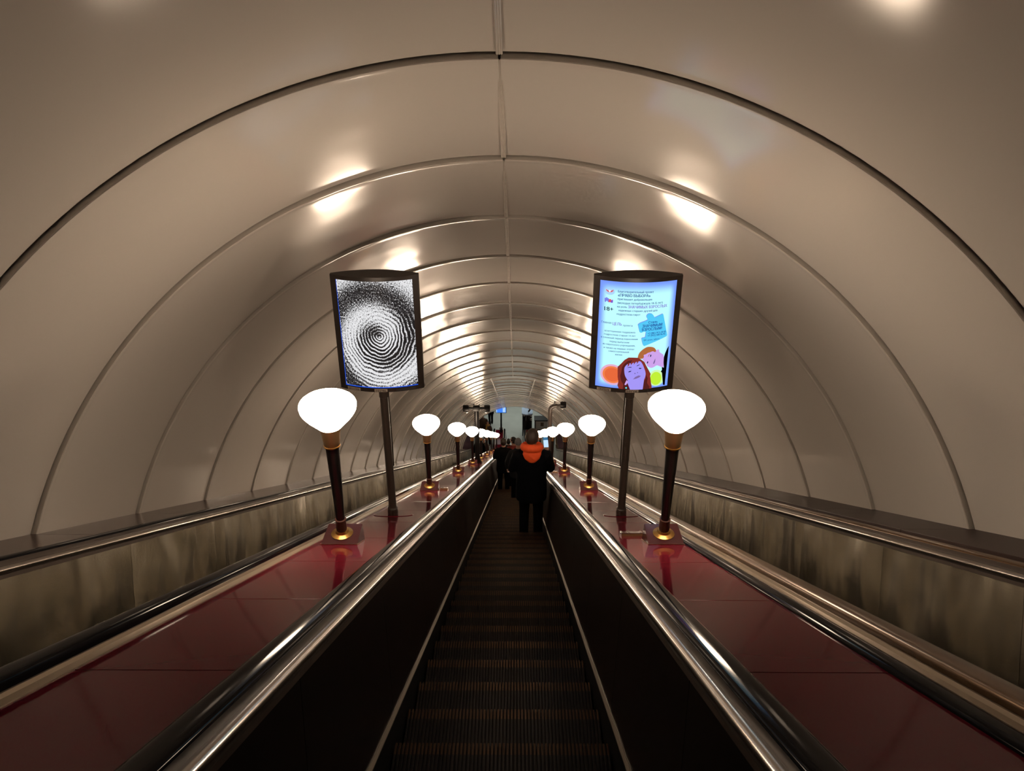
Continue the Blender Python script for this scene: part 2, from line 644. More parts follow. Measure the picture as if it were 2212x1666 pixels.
# ================================================================== TORCH LAMPS
def make_lamp():
    root = empty('torch_lamp', (0, 0, 0))
    hw = 0.108
    bm = bmesh.new()
    sl = math.tan(A30)
    zt = 0.064
    # wedge: level top, underside lying on the slope
    tops = [(-hw, -hw, zt), (hw, -hw, zt), (hw, hw, zt), (-hw, hw, zt)]
    bots = [(x * 1.05, y * 1.05, -y * 1.05 * sl - 0.004) for x, y, _ in tops]
    add_loft(bm, [bots, tops])
    bmesh.ops.bevel(bm, geom=list(bm.edges), offset=0.003, segments=1, affect='EDGES')
    link('base_block', finish(bm, 'base_block'), 'lamp_base', root)
    bm = bmesh.new()
    e = hw * 1.07
    add_loft(bm, [[(x, y, -y * sl + z) for x, y in ((-e, -e), (e, -e), (e, e), (-e, e))] for z in (-0.004, 0.004)])
    link('base_rim', finish(bm, 'base_rim'), 'bronze_cup', root)
    link('dish', lathe_me('dish', [(0.03, zt - 0.002), (0.066, zt), (0.068, zt + 0.006), (0.058, zt + 0.010), (0.042, zt + 0.016), (0.036, zt + 0.030), (0.02, zt + 0.034)]), 'brass', root)
    link('socket', lathe_me('socket', [(0.02, zt + 0.02), (0.031, zt + 0.028), (0.034, zt + 0.05), (0.032, zt + 0.108), (0.035, zt + 0.113), (0.02, zt + 0.118)]), 'lamp_brown', root)
    link('stem', lathe_me('stem', [(0.015, 0.172), (0.0265, 0.177), (0.0405, 0.698), (0.02, 0.70)], 24), 'lamp_black', root)
    link('cup', lathe_me('cup', [(0.02, 0.694), (0.0435, 0.696), (0.0445, 0.709), (0.047, 0.714), (0.051, 0.752), (0.055, 0.79), (0.063, 0.816), (0.0655, 0.828), (0.061, 0.834), (0.03, 0.82)], 24), 'bronze_cup', root)
    link('cup_ring', lathe_me('cup_ring', [(0.043, 0.699), (0.049, 0.701), (0.049, 0.708), (0.043, 0.710)], 24), 'brass', root)
    g = [(0.02, 0.815), (0.060, 0.822), (0.076, 0.840), (0.101, 0.866), (0.128, 0.894), (0.149, 0.921), (0.162, 0.946), (0.166, 0.966), (0.164, 0.984),
         (0.153, 1.002), (0.131, 1.018), (0.100, 1.030), (0.055, 1.038), (0.0, 1.040)]
    link('globe', lathe_me('globe', g, 24, 80), 'globe', root)
    return root


lamp = make_lamp()
ORD = ['first', 'second', 'third', 'fourth', 'fifth', 'sixth', 'seventh', 'eighth']
first = True
for x, d0, sp, k0, near in ((-1.085, 5.09, 5.10, 0, 'the ring pattern screen'), (0.936, 5.14, 5.17, 0, 'the charity poster sign')):
    for k in range(k0, 9):
        o = lamp if first else copy_tree(lamp)
        first = False
        o.location = P(x, DECK_O, d0 + sp * k)
        if k == 0:
            lb = 'lit torch lamp on black stem just uphill of ' + near
        else:
            lb = 'lit torch lamp on black stem, ' + ORD[k - 1] + ' one downhill of ' + near
        tag(o, lb, 'lamp', 'torch lamps along the red decks')

# brass-edged cover plates lying by some lamp bases
def cover_plate(x, s, label, w=0.15):
    root = empty('cover_plate', P(x, DECK_O, s), label, 'cover plate', 'cover plates on the red decks')
    link('lid', box_me('lid', -w / 2, w / 2, -0.055, 0.055, -0.002, 0.020, bev=0.003), 'lamp_base', root, rot=(-A30, 0, 0))
    for dx in (-w / 2 + 0.008, -w / 2 + 0.05, w / 2 - 0.01):
        link('edge_strip', box_me('edge_strip', dx - 0.004, dx + 0.004, -0.057, 0.057, 0.0, 0.023), 'trim_metal', root, rot=(-A30, 0, 0))
    link('edge_strip', box_me('edge_strip', -w / 2, w / 2, -0.058, -0.054, 0.0, 0.016), 'bronze_cup', root, rot=(-A30, 0, 0))


cover_plate(0.79, 5.50, 'dark lidded box with steel strips beside the lamp uphill of the charity poster')
cover_plate(-0.912, 10.30, 'flat brass plate on deck beside first lamp downhill of the ring screen', 0.10)
cover_plate(0.765, 15.6, 'flat brass plate on deck beside second lamp downhill of the poster', 0.10)

# ================================================================== ADVERTISING SIGNS
SW, SD, SZ0, SZ1 = 0.64, 0.080, 1.222, 2.150


def lens_y(u, d=SD, w=SW):
    return d * (1 - (2 * u / w) ** 2)


def lens_outline(w, d, n=16, edge=0.012):
    pts = []
    for i in range(n + 1):
        u = -w / 2 + w * i / n
        pts.append((u, -(lens_y(u, d, w) + edge)))
    for i in range(n + 1):
        u = w / 2 - w * i / n
        pts.append((u, lens_y(u, d, w) + edge))
    return pts


SCR_W, SCR_Z0, SCR_Z1 = 0.562, SZ0 + 0.034, SZ1 - 0.032


def scr(u, v, off=0.0):
    """u across (m, centre 0), v height (m above the deck) on the curved front glass"""
    return Vector((u, -(lens_y(u) + 0.0155 + off), v))


def screen_grid(name, back=False):
    bm = bmesh.new()
    n = 24
    rows = []
    for z in (SCR_Z0, SCR_Z1):
        r = []
        for i in range(n + 1):
            u = -SCR_W / 2 + SCR_W * i / n
            p = scr(u, z)
            if back:
                p.y = -p.y
            r.append(p)
        rows.append(r)
    add_loft(bm, rows, cap=False, closed=False)
    me = finish(bm, name)
    # normals towards the viewer of that face
    return me


def sign(x, s, label):
    root = empty('advertising_sign', P(x, DECK_O, s), label, 'sign', 'lit signs on poles')
    body = lens_outline(SW, SD, edge=0.010)
    bm = bmesh.new()
    add_loft(bm, [[(u, y, z) for u, y in body] for z in (SZ0 + 0.008, SZ1 - 0.008)])
    link('cabinet', finish(bm, 'cabinet'), 'sign_frame', root)
    cap = lens_outline(SW + 0.012, SD + 0.004, edge=0.016)
    for z0, z1, nm in ((SZ0, SZ0 + 0.030, 'bottom_rail'), (SZ1 - 0.030, SZ1, 'top_rail')):
        bm = bmesh.new()
        add_loft(bm, [[(u, y, z) for u, y in cap] for z in (z0, z1)])
        link(nm, finish(bm, nm), 'sign_frame', root)
    for sg in (-1, 1):
        e0, e1 = sg * (SCR_W / 2 + 0.002), sg * (SW / 2 + 0.006)
        bm = bmesh.new()
        q = [(e0, -(lens_y(e0) + 0.019)), (e1, -0.018), (e1, 0.018), (e0, lens_y(e0) + 0.019)]
        add_loft(bm, [[(u, y, z) for u, y in q] for z in (SZ0 + 0.004, SZ1 - 0.004)])
        link('side_rail', finish(bm, 'side_rail'), 'sign_frame', root)
    link('pole', lathe_me('pole', [(0.02, -0.035), (0.043, -0.035), (0.045, 0.045), (0.041, 0.058), (0.042, 0.075), (0.036, 0.082), (0.0325, 0.095), (0.0325, 1.13), (0.037, 1.135), (0.038, 1.212), (0.02, 1.215)], 24), 'sign_pole', root)
    link('cable_conduit', tube_me('cable_conduit', [(0.041, -0.012, 1.21), (0.040, -0.012, 1.10), (0.039, -0.01, 0.7), (0.038, -0.01, 0.5)] if x < 0 else [(-0.041, -0.012, 1.21), (-0.040, -0.012, 1.1), (-0.039, -0.01, 0.7), (-0.038, -0.01, 0.5)], 0.005, 8), 'steel_round', root)
    bm = bmesh.new()
    fr = 0.168 if x < 0 else 0.149
    pr = [(fr * math.cos(2 * math.pi * i / 40), fr * math.sin(2 * math.pi * i / 40)) for i in range(40)]
    add_loft(bm, [[(a, b, z) for a, b in pr] for z in (-0.002, 0.004)])
    link('foot_plate', finish(bm, 'foot_plate'), 'red_deck', root, rot=(-A30, 0, 0))
    return root


def text_me(body, bold=0.0):
    """flat glyph mesh; outlines triangulated here by winding number, as some Cyrillic glyphs have overlapping contours"""
    cu = bpy.data.curves.new('text', 'FONT')
    cu.body = body
    cu.resolution_u = 2
    cu.fill_mode = 'NONE'
    ob = bpy.data.objects.new('text', cu)
    COL.objects.link(ob)
    dg = bpy.context.evaluated_depsgraph_get()
    src = bpy.data.meshes.new_from_object(ob.evaluated_get(dg))
    bpy.data.objects.remove(ob)
    bpy.data.curves.remove(cu)
    co = [Vector((v.co.x, v.co.y)) for v in src.vertices]
    ed = [tuple(e.vertices) for e in src.edges]
    bpy.data.meshes.remove(src)
    # orient the edges along their loops
    eds = set(ed)
    adj = {}
    for a, b in ed:
        adj.setdefault(a, []).append(b)
        adj.setdefault(b, []).append(a)
    seen, A, B = set(), [], []
    for v0 in adj:
        if v0 in seen:
            continue
        loop, cur = [v0], v0
        seen.add(v0)
        while True:
            nx = [q for q in adj[cur] if q not in seen]
            if not nx:
                break
            cur = nx[0]
            seen.add(cur)
            loop.append(cur)
        # keep the font's own direction: edges are stored a -> b in drawing order
        fwd = sum(1 for k in range(len(loop)) if (loop[k], loop[(k + 1) % len(loop)]) in eds)
        if fwd * 2 < len(loop):
            loop.reverse()
        for k in range(len(loop)):
            A.append(co[loop[k]])
            B.append(co[loop[(k + 1) % len(loop)]])
    A = np.array([tuple(p) for p in A])
    B = np.array([tuple(p) for p in B])
    V, _, F, _, _, _ = delaunay_2d_cdt(co, ed, [], 0, 1e-5)
    keep = []
    for f in F:
        c = np.array([sum(V[q][d] for q in f) / 3 for d in (0, 1)])
        up = (A[:, 1] <= c[1]) & (B[:, 1] > c[1])
        dn = (A[:, 1] > c[1]) & (B[:, 1] <= c[1])
        cr = (B[:, 0] - A[:, 0]) * (c[1] - A[:, 1]) - (c[0] - A[:, 0]) * (B[:, 1] - A[:, 1])
        if int((up & (cr > 0)).sum()) - int((dn & (cr < 0)).sum()) != 0:
            keep.append(tuple(f))
    vs = [(p[0], p[1], 0.0) for p in V]
    fs = list(keep)
    if bold:          # heavier strokes: the glyphs laid twice, a hair apart
        n0 = len(vs)
        vs += [(x + bold * 3.2, y, 0.001) for x, y, _ in vs[:n0]]
        fs += [tuple(q + n0 for q in f) for f in keep]
    me = bpy.data.meshes.new('text')
    me.from_pydata(vs, [], fs)
    return me


def emat(name, c, e=1.0):
    if name in MATS:
        return name
    m = mat(name, tuple(0.1 * v for v in c), 0.5, spec=0.0, emit=c, estr=e)
    m.cycles.emission_sampling = 'NONE'
    return name


def sgn_text(name, body, x0, x1, ybase, hcap, m, parent, mapf, bold=0.0, layer=6, slant=0.0):
    """text fitted between two poster points; slant = rise of the baseline (poster units) from x0 to x1"""
    me = text_me(body, bold)
    xs = [v.co.x for v in me.vertices]
    a, b = min(xs), max(xs)
    cap = 0.72
    for v in me.vertices:
        fx = (v.co.x - a) / (b - a)
        X = x0 + (x1 - x0) * fx
        Y = ybase - slant * fx - v.co.y / cap * hcap
        u, w = mapf(X, Y)
        v.co = scr(u, w, 0.0006 * layer + 0.3 * v.co.z)
    return link(name, me, m, parent)


def catmull(pts, n=6):
    out = []
    N = len(pts)
    for i in range(N):
        p0, p1, p2, p3 = (Vector(pts[(i + j - 1) % N]) for j in range(4))
        for k in range(n):
            t = k / n
            out.append(0.5 * ((2 * p1) + (p2 - p0) * t + (2 * p0 - 5 * p1 + 4 * p2 - p3) * t * t + (3 * p1 - p0 - 3 * p2 + p3) * t ** 3))
    return [(p.x, p.y) for p in out]


def decal(name, pts, m, parent, mapf, layer=1, smooth=False):
    if smooth:
        pts = catmull(pts)
    uv = [mapf(*p) for p in pts]
    bm = bmesh.new()
    f = bm.faces.new([bm.verts.new((u, 0, v)) for u, v in uv])
    bmesh.ops.triangulate(bm, faces=[f])
    us = [u for u, v in uv]
    g = math.floor(min(us) / 0.025) * 0.025
    while g < max(us):
        bmesh.ops.bisect_plane(bm, geom=bm.verts[:] + bm.edges[:] + bm.faces[:], plane_co=(g, 0, 0), plane_no=(1, 0, 0))
        g += 0.025
    for v in bm.verts:
        v.co = scr(v.co.x, v.co.z, 0.0006 * layer)
    me = bpy.data.meshes.new(name)
    bm.to_mesh(me)
    bm.free()
    return link(name, me, m, parent)


def zmap(x, y):
    t = (y - 225) / 1275
    xl, xr = 240 - 90 * t, 1170 - 145 * t
    return ((x - xl) / (xr - xl) - 0.5) * SCR_W, SCR_Z1 - (SCR_Z1 - SCR_Z0) * t


def amap(x, y):
    return zmap(111.1 + x * .5022, 777.6 + y * .5022)


def bmap(x, y):
    return zmap(111.1 + x * .5022, 166.6 + y * .5022)


# ---- ring-pattern screen
s1 = sign(-1.043, 6.886, 'lit sign on a pole showing black and white ripple rings')


def ring_material():
    m = bpy.data.materials.new('ring_picture')
    m.use_nodes = True
    nt = m.node_tree
    b = nt.nodes['Principled BSDF']
    b.inputs['Base Color'].default_value = (0.03, 0.03, 0.03, 1)
    b.inputs['Roughness'].default_value = 0.3
    b.inputs['Specular IOR Level'].default_value = 0.05
    N = nt.nodes.new
    L = nt.links.new
    tc = N('ShaderNodeTexCoord')
    sub = N('ShaderNodeVectorMath')
    sub.operation = 'SUBTRACT'
    cu, cv = 0.018, SCR_Z1 - (SCR_Z1 - SCR_Z0) * 0.505
    sub.inputs[1].default_value = (cu, 0, cv)
    L(tc.outputs['Object'], sub.inputs[0])
    flat = N('ShaderNodeVectorMath')
    flat.operation = 'MULTIPLY'
    flat.inputs[1].default_value = (1.0, 0.0, 0.86)
    L(sub.outputs[0], flat.inputs[0])
    nz = N('ShaderNodeTexNoise')
    nz.inputs['Scale'].default_value = 9
    nz.inputs['Detail'].default_value = 2
    L(flat.outputs[0], nz.inputs['Vector'])
    ln = N('ShaderNodeVectorMath')
    ln.operation = 'LENGTH'
    L(flat.outputs[0], ln.inputs[0])

    def math_(op, a, bb, clamp=False):
        n = N('ShaderNodeMath')
        n.operation = op
        n.use_clamp = clamp
        for i, v in enumerate((a, bb)):
            if v is None:
                continue
            if isinstance(v, (int, float)):
                n.inputs[i].default_value = v
            else:
                L(v, n.inputs[i])
        return n.outputs[0]
    sx = N('ShaderNodeSeparateXYZ')
    L(flat.outputs[0], sx.inputs[0])
    # rings: drawn off centre, wobbling
    rad = math_('ADD', ln.outputs['Value'], math_('MULTIPLY', math_('SUBTRACT', nz.outputs['Fac'], 0.5), 0.05))
    ph = math_('MULTIPLY', math_('POWER', rad, 0.86), 2 * math.pi * 36)
    wave = math_('SINE', ph, None)
    # where rings are strong (lower left and right arc) and weak (upper left)
    big = N('ShaderNodeTexNoise')
    big.inputs['Scale'].default_value = 5.0
    big.inputs['Detail'].default_value = 1
    L(flat.outputs[0], big.inputs['Vector'])
    ang = math_('ARCTAN2', sx.outputs['Z'], sx.outputs['X'])
    weak = math_('MULTIPLY', math_('COSINE', math_('SUBTRACT', ang, 1.95), None), 0.55)
    fall = math_('SUBTRACT', 1.15, math_('MULTIPLY', ln.outputs['Value'], 2.6))
    amp = math_('SUBTRACT', fall, math_('MAXIMUM', weak, -0.15), True)
    fine = N('ShaderNodeTexNoise')
    fine.inputs['Scale'].default_value = 170
    fine.inputs['Detail'].default_value = 2
    st = N('ShaderNodeVectorMath')
    st.operation = 'MULTIPLY'
    st.inputs[1].default_value = (1.0, 1.0, 0.55)
    L(flat.outputs[0], st.inputs[0])
    L(st.outputs[0], fine.inputs['Vector'])
    grain = math_('MULTIPLY', math_('SUBTRACT', fine.outputs['Fac'], 0.5), 5.2)
    # broad dark swirl band on the upper right and lower left
    band = math_('SINE', math_('ADD', math_('MULTIPLY', ln.outputs['Value'], 21.0), math_('MULTIPLY', ang, -1.0)), None)
    val = math_('ADD', math_('MULTIPLY', wave, math_('MULTIPLY', amp, math_('MULTIPLY', big.outputs['Fac'], 2.3))), math_('MULTIPLY', band, 0.62))
    val = math_('ADD', val, math_('MULTIPLY', grain, math_('SUBTRACT', 1.0, math_('MULTIPLY', amp, 0.42))))
    val = math_('ADD', val, 0.20)
    rmp = N('ShaderNodeValToRGB')
    rmp.color_ramp.elements[0].position = 0.30
    rmp.color_ramp.elements[0].color = (0.004, 0.004, 0.006, 1)
    rmp.color_ramp.elements[1].position = 0.62
    rmp.color_ramp.elements[1].color = (0.80, 0.80, 0.82, 1)
    L(math_('ADD', math_('MULTIPLY', val, 0.42), 0.34), rmp.inputs[0])
    L(rmp.outputs[0], b.inputs['Emission Color'])
    b.inputs['Emission Strength'].default_value = 1.0
    MATS['ring_picture'] = m


ring_material()
emat('edge_blue', (0.02, 0.10, 0.75), 0.9)
sc1 = link('screen', screen_grid('screen'), 'ring_picture', s1)
link('back_panel', screen_grid('back_panel', True), 'sign_frame', s1)
decal('blue_edge', [(240, 225), (246, 225), (158, 1500), (150, 1500)], 'edge_blue', sc1, zmap, 2)
decal('blue_edge', [(150, 1488), (1026, 1488), (1025, 1500), (150, 1500)], 'edge_blue', sc1, zmap, 2)

# ---- charity poster screen
s2 = sign(0.901, 6.896, 'lit sign on a pole with pale blue charity poster of two faces')


def poster_material():
    m = bpy.data.materials.new('poster_ground')
    m.use_nodes = True
    nt = m.node_tree
    b = nt.nodes['Principled BSDF']
    b.inputs['Base Color'].default_value = (0.03, 0.04, 0.05, 1)
    b.inputs['Roughness'].default_value = 0.3
    b.inputs['Specular IOR Level'].default_value = 0.05
    N, L = nt.nodes.new, nt.links.new
    tc = N('ShaderNodeTexCoord')
    sx = N('ShaderNodeSeparateXYZ')
    L(tc.outputs['Object'], sx.inputs[0])

    def ramp(sock, stops):
        r = N('ShaderNodeValToRGB')
        r.color_ramp.interpolation = 'EASE'
        while len(r.color_ramp.elements) < len(stops):
            r.color_ramp.elements.new(0.5)
        for e, (p, c) in zip(r.color_ramp.elements, stops):
            e.position = p
            e.color = (c, c, c, 1)
        L(sock, r.inputs[0])
        return r.outputs[0]

    def mrange(s, a, b2):
        n = N('ShaderNodeMapRange')
        n.inputs['From Min'].default_value = a
        n.inputs['From Max'].default_value = b2
        L(s, n.inputs[0])
        return n.outputs[0]
    eu = ramp(mrange(sx.outputs['X'], -SCR_W / 2, SCR_W / 2), [(0.0, 0.0), (0.11, 1.0), (0.90, 1.0), (1.0, 0.0)])
    ev = ramp(mrange(sx.outputs['Z'], SCR_Z0, SCR_Z1), [(0.0, 0.0), (0.09, 1.0), (0.88, 1.0), (1.0, 0.0)])
    mu = N('ShaderNodeMath')
    mu.operation = 'MULTIPLY'
    L(eu, mu.inputs[0])
    L(ev, mu.inputs[1])
    mx = N('ShaderNodeMix')
    mx.data_type = 'RGBA'
    mx.inputs[6].default_value = (0.17, 0.30, 0.95, 1)
    mx.inputs[7].default_value = (0.50, 0.96, 0.98, 1)
    L(mu.outputs[0], mx.inputs[0])
    L(mx.outputs[2], b.inputs['Emission Color'])
    b.inputs['Emission Strength'].default_value = 1.05
    MATS['poster_ground'] = m


poster_material()
emat('ink_navy', (0.012, 0.045, 0.30))
emat('ink_violet', (0.20, 0.10, 0.62))
emat('ink_dark', (0.004, 0.02, 0.06))
emat('puzzle_blue', (0.09, 0.58, 0.92))
emat('puzzle_edge', (0.20, 0.22, 0.80))
emat('ground_pale', (0.55, 0.97, 0.98))
emat('p_orange_rim', (0.75, 0.42, 0.62))
emat('p_orange_mid', (0.85, 0.22, 0.07))
emat('p_orange', (0.78, 0.14, 0.045))
emat('p_yellow', (0.52, 0.85, 0.04))
emat('p_yellow_rim', (0.62, 0.92, 0.45))
emat('p_hair_red', (0.22, 0.03, 0.022))
emat('p_hair_dark', (0.085, 0.014, 0.014))
emat('p_hair_ginger', (0.42, 0.14, 0.045))
emat('p_skin_violet', (0.36, 0.30, 0.90))
emat('p_skin_pink', (0.60, 0.36, 0.82))
emat('p_line', (0.02, 0.015, 0.08))
emat('p_lip', (0.20, 0.13, 0.36))
emat('p_black', (0.001, 0.001, 0.002))
emat('p_white', (0.85, 0.93, 1.0))
emat('p_red', (0.70, 0.10, 0.14))
emat('p_cyan', (0.10, 0.85, 0.92))

sc2 = link('screen', screen_grid('screen'), 'poster_ground', s2)
link('back_panel', screen_grid('back_panel', True), 'sign_frame', s2)
for body, x0, x1, yb, h, m_, bo in (
        ('Благотворительный проект', 443, 873, 345, 26, 'ink_navy', 0.012),
        ('«ПРАВО ВЫБОРА»', 440, 830, 390, 33, 'ink_navy', 0.018),
        ('приглашает добровольцев', 437, 850, 430, 24, 'ink_navy', 0.012),
        ('(молодых петербуржцев 18-32 лет)', 433, 983, 474, 24, 'ink_navy', 0.010),
        ('на роль', 428, 545, 517, 22, 'ink_navy', 0.012),
        ('ЗНАЧИМЫХ ВЗРОСЛЫХ', 557, 1036, 520, 33, 'ink_violet', 0.014),
        ('надежных старших друзей для', 444, 912, 560, 23, 'ink_navy', 0.010),
        ('подростков-сирот', 422, 704, 604, 23, 'ink_navy', 0.010),
        ('Главная', 243, 357, 716, 25, 'ink_navy', 0.004),
        ('ЦЕЛЬ', 371, 480, 727, 34, 'ink_violet', 0.012),
        ('проекта:', 494, 612, 733, 22, 'ink_navy', 0.004),
        ('всесторонняя поддержка', 277, 637, 812, 20, 'ink_navy', 0.008),
        ('подростков старше 14 лет', 268, 640, 853, 20, 'ink_navy', 0.008),
        ('в сложный период взросления', 233, 667, 893, 20, 'ink_navy', 0.008),
        ('перед выпуском', 332, 562, 934, 20, 'ink_navy', 0.008),
        ('из сиротского учреждения,', 252, 634, 972, 20, 'ink_navy', 0.008),
        ('а также на первых этапах', 260, 623, 1015, 20, 'ink_navy', 0.008),
        ('самостоятельной', 317, 558, 1052, 20, 'ink_navy', 0.008),
        ('жизни', 391, 475, 1088, 20, 'ink_navy', 0.008),
        ('18+', 278, 384, 566, 48, 'ink_dark', 0.010)):
    sgn_text('printed_text', body, x0, x1, yb, h, m_, sc2, zmap, bo)

# emblem with wings, and small logo
decal('emblem', [(300, 318), (322, 332), (346, 338), (370, 332), (392, 318), (386, 338), (366, 350), (346, 354), (326, 350), (308, 338)], 'p_red', sc2, zmap, 2)
decal('emblem', [(334, 326), (358, 326), (356, 346), (346, 352), (336, 346)], 'p_white', sc2, zmap, 3)
ring_o = [(346 + 60 * math.cos(a), 343 + 40 * math.sin(a)) for a in [math.pi * 2 * i / 32 for i in range(33)]]
ring_i = [(346 + 56 * math.cos(a), 343 + 37 * math.sin(a)) for a in [math.pi * 2 * i / 32 for i in range(33)]]
emat('p_pale_ring', (0.40, 0.66, 0.93))
decal('emblem_ring', ring_o + ring_i[::-1], 'p_pale_ring', sc2, zmap, 1)
decal('logo', [(284, 424), (302, 420), (310, 409), (318, 420), (336, 426), (334, 468), (322, 468), (310, 450), (298, 468), (284, 466)], 'puzzle_edge', sc2, zmap, 2)
decal('logo', [(330, 440), (350, 428), (366, 440), (366, 466), (330, 468)], 'p_red', sc2, zmap, 3)
decal('logo', [(356, 452), (376, 432), (382, 438), (366, 456), (380, 462), (378, 470), (354, 470)], 'ink_violet', sc2, zmap, 4)

# puzzle piece
pz = [(675, 712), (700, 692), (770, 668), (796, 656), (788, 640), (780, 622), (784, 602), (800, 588), (822, 583), (846, 588), (862, 602), (868, 618),
      (866, 640), (880, 640), (970, 602), (984, 600), (990, 612), (1034, 860), (1026, 872), (1010, 880), (746, 970), (736, 964), (728, 946), (714, 880),
      (726, 870), (760, 864), (784, 848), (788, 826), (778, 806), (760, 796), (738, 796), (720, 806), (702, 808), (694, 800)]
decal('puzzle_outline', [(x + (-5), y - 5) for x, y in pz], 'puzzle_edge', sc2, zmap, 1)
decal('puzzle_piece', pz, 'puzzle_blue', sc2, zmap, 2)
for body, x0, x1, yb, h, bo in (('Стань', 800, 912, 702, 28, 0.012), ('ЗНАЧИМЫМ', 726, 972, 745, 34, 0.016), ('ВЗРОСЛЫМ!', 720, 970, 787, 34, 0.016),
                                ('+7 (981) 912-18-05', 790, 1016, 830, 22, 0.012), ('+7 (952) 368-96-42', 788, 1010, 856, 22, 0.012), ('ВК: pravo_vybora', 740, 934, 906, 18, 0.008)):
    sgn_text('printed_text', body, x0, x1, yb, h, 'ink_navy', sc2, zmap, bo, slant=8)


def ell(cx, cy, rx, ry, n=36, rot=0.0):
    return [(cx + rx * math.cos(a) * math.cos(rot) - ry * math.sin(a) * math.sin(rot), cy + rx * math.cos(a) * math.sin(rot) + ry * math.sin(a) * math.cos(rot))
            for a in [2 * math.pi * i / n for i in range(n)]]


# printed picture (poster pixel coordinates of the lower half)
decal('printed_disc', ell(490, 1110, 285, 258), 'p_orange_rim', sc2, amap, 1)
decal('printed_disc', ell(490, 1110, 232, 212), 'p_orange_mid', sc2, amap, 2)
decal('printed_disc', ell(490, 1110, 185, 170), 'p_orange', sc2, amap, 3)
decal('printed_disc', ell(1545, 1200, 205, 205), 'p_yellow_rim', sc2, amap, 1)
decal('printed_disc', ell(1535, 1210, 140, 165), 'p_yellow', sc2, amap, 2)
# red-haired boy tilted behind
decal('printed_neck', [(1500, 560), (1640, 560), (1740, 640), (1750, 800), (1730, 970), (1690, 940), (1570, 880), (1420, 930)], 'p_skin_pink', sc2, amap, 3)
decal('printed_face', [(1200, 640), (1300, 560), (1420, 500), (1560, 500), (1640, 560), (1660, 680), (1620, 820), (1520, 900), (1420, 930), (1330, 880), (1290, 800), (1230, 730)], 'p_skin_pink', sc2, amap, 4, True)
decal('printed_hair', [(1100, 660), (1130, 560), (1190, 490), (1260, 440), (1340, 405), (1440, 410), (1510, 440), (1550, 500), (1530, 545), (1470, 520), (1400, 540), (1350, 550), (1300, 580), (1240, 600), (1250, 640), (1220, 680), (1150, 690)], 'p_hair_ginger', sc2, amap, 5, True)
decal('printed_ear', ell(1600, 530, 34, 45), 'p_skin_pink', sc2, amap, 6)
decal('printed_eye', ell(1415, 625, 14, 30, rot=0.3), 'p_line', sc2, amap, 6)
decal('printed_eye', ell(1335, 785, 14, 28, rot=0.3), 'p_line', sc2, amap, 6)
decal('printed_brow', [(1345, 640), (1370, 590), (1405, 570), (1375, 610), (1358, 645)], 'p_hair_ginger', sc2, amap, 6)
decal('printed_mouth', [(1470, 830), (1490, 770), (1530, 705), (1525, 770), (1500, 830)], 'p_lip', sc2, amap, 6)
decal('printed_coat', [(1880, 430), (1830, 500), (1780, 600), (1745, 700), (1735, 830), (1740, 960), (1690, 940), (1700, 1000), (1660, 1050), (1690, 1080), (1745, 1090), (1730, 1180), (1705, 1290), (1710, 1400), (1755, 1412), (1800, 1000)], 'p_black', sc2, amap, 6)
# long-haired woman in front
decal('printed_hair', [(880, 655), (1000, 655), (1110, 660), (1200, 720), (1260, 770), (1290, 840), (1310, 930), (1380, 1020), (1405, 1080), (1375, 1200), (1410, 1300), (1425, 1400), (1420, 1445), (1200, 1455),
                       (900, 1455), (630, 1445), (600, 1360), (625, 1260), (610, 1150), (620, 1020), (615, 900), (700, 810), (780, 720)], 'p_hair_red', sc2, amap, 7)
decal('printed_hair_shade', [(720, 900), (770, 820), (860, 740), (960, 720), (940, 790), (860, 830), (800, 900), (770, 990), (770, 1100), (830, 1200), (850, 1300), (890, 1380), (890, 1452), (720, 1450), (740, 1330), (690, 1240), (670, 1120), (700, 1010)], 'p_hair_dark', sc2, amap, 8)
decal('printed_hair_shade', [(1290, 1080), (1330, 1180), (1310, 1300), (1370, 1400), (1360, 1450), (1210, 1452), (1220, 1290), (1280, 1180)], 'p_hair_dark', sc2, amap, 8)
decal('printed_neck', [(850, 1150), (1250, 1150), (1210, 1260), (1200, 1455), (895, 1455), (890, 1360), (840, 1290)], 'p_skin_violet', sc2, amap, 9)
decal('printed_face', [(780, 900), (860, 810), (960, 790), (1060, 760), (1150, 745), (1200, 800), (1250, 920), (1280, 1040), (1265, 1150), (1200, 1260), (1080, 1310), (960, 1290), (850, 1220), (790, 1120), (770, 1010)], 'p_skin_violet', sc2, amap, 10, True)
for fx in ((860, 840, 0), (935, 800, 1), (1010, 780, 2), (1080, 765, 3)):
    decal('printed_fringe', [(fx[0], fx[1] - 45), (fx[0] + 40, fx[1] - 60), (fx[0] + 30, fx[1] - 5), (fx[0] - 10, fx[1] + 45), (fx[0] + 2, fx[1])], 'p_hair_red', sc2, amap, 11)
decal('printed_brow', [(835, 905), (880, 885), (945, 880), (940, 898), (880, 900)], 'p_line', sc2, amap, 11)
decal('printed_brow', [(1060, 865), (1090, 838), (1155, 818), (1130, 838), (1080, 860)], 'p_line', sc2, amap, 11)
decal('printed_eye', [(858, 1012), (895, 985), (945, 978), (915, 1005), (880, 1018)], 'p_line', sc2, amap, 11)
decal('printed_eye', [(1110, 920), (1140, 905), (1195, 918), (1150, 938)], 'p_line', sc2, amap, 11)
decal('printed_nostril', ell(1022, 1044, 12, 9), 'p_line', sc2, amap, 11)
decal('printed_nostril', ell(1085, 1022, 10, 8), 'p_line', sc2, amap, 11)
decal('printed_mouth', [(975, 1190), (1030, 1130), (1070, 1112), (1110, 1096), (1165, 1108), (1120, 1145), (1050, 1175)], 'p_lip', sc2, amap, 11)
decal('printed_earring', [(820, 1210), (850, 1250), (830, 1300), (800, 1340), (765, 1330), (790, 1270)], 'p_skin_pink', sc2, amap, 11)
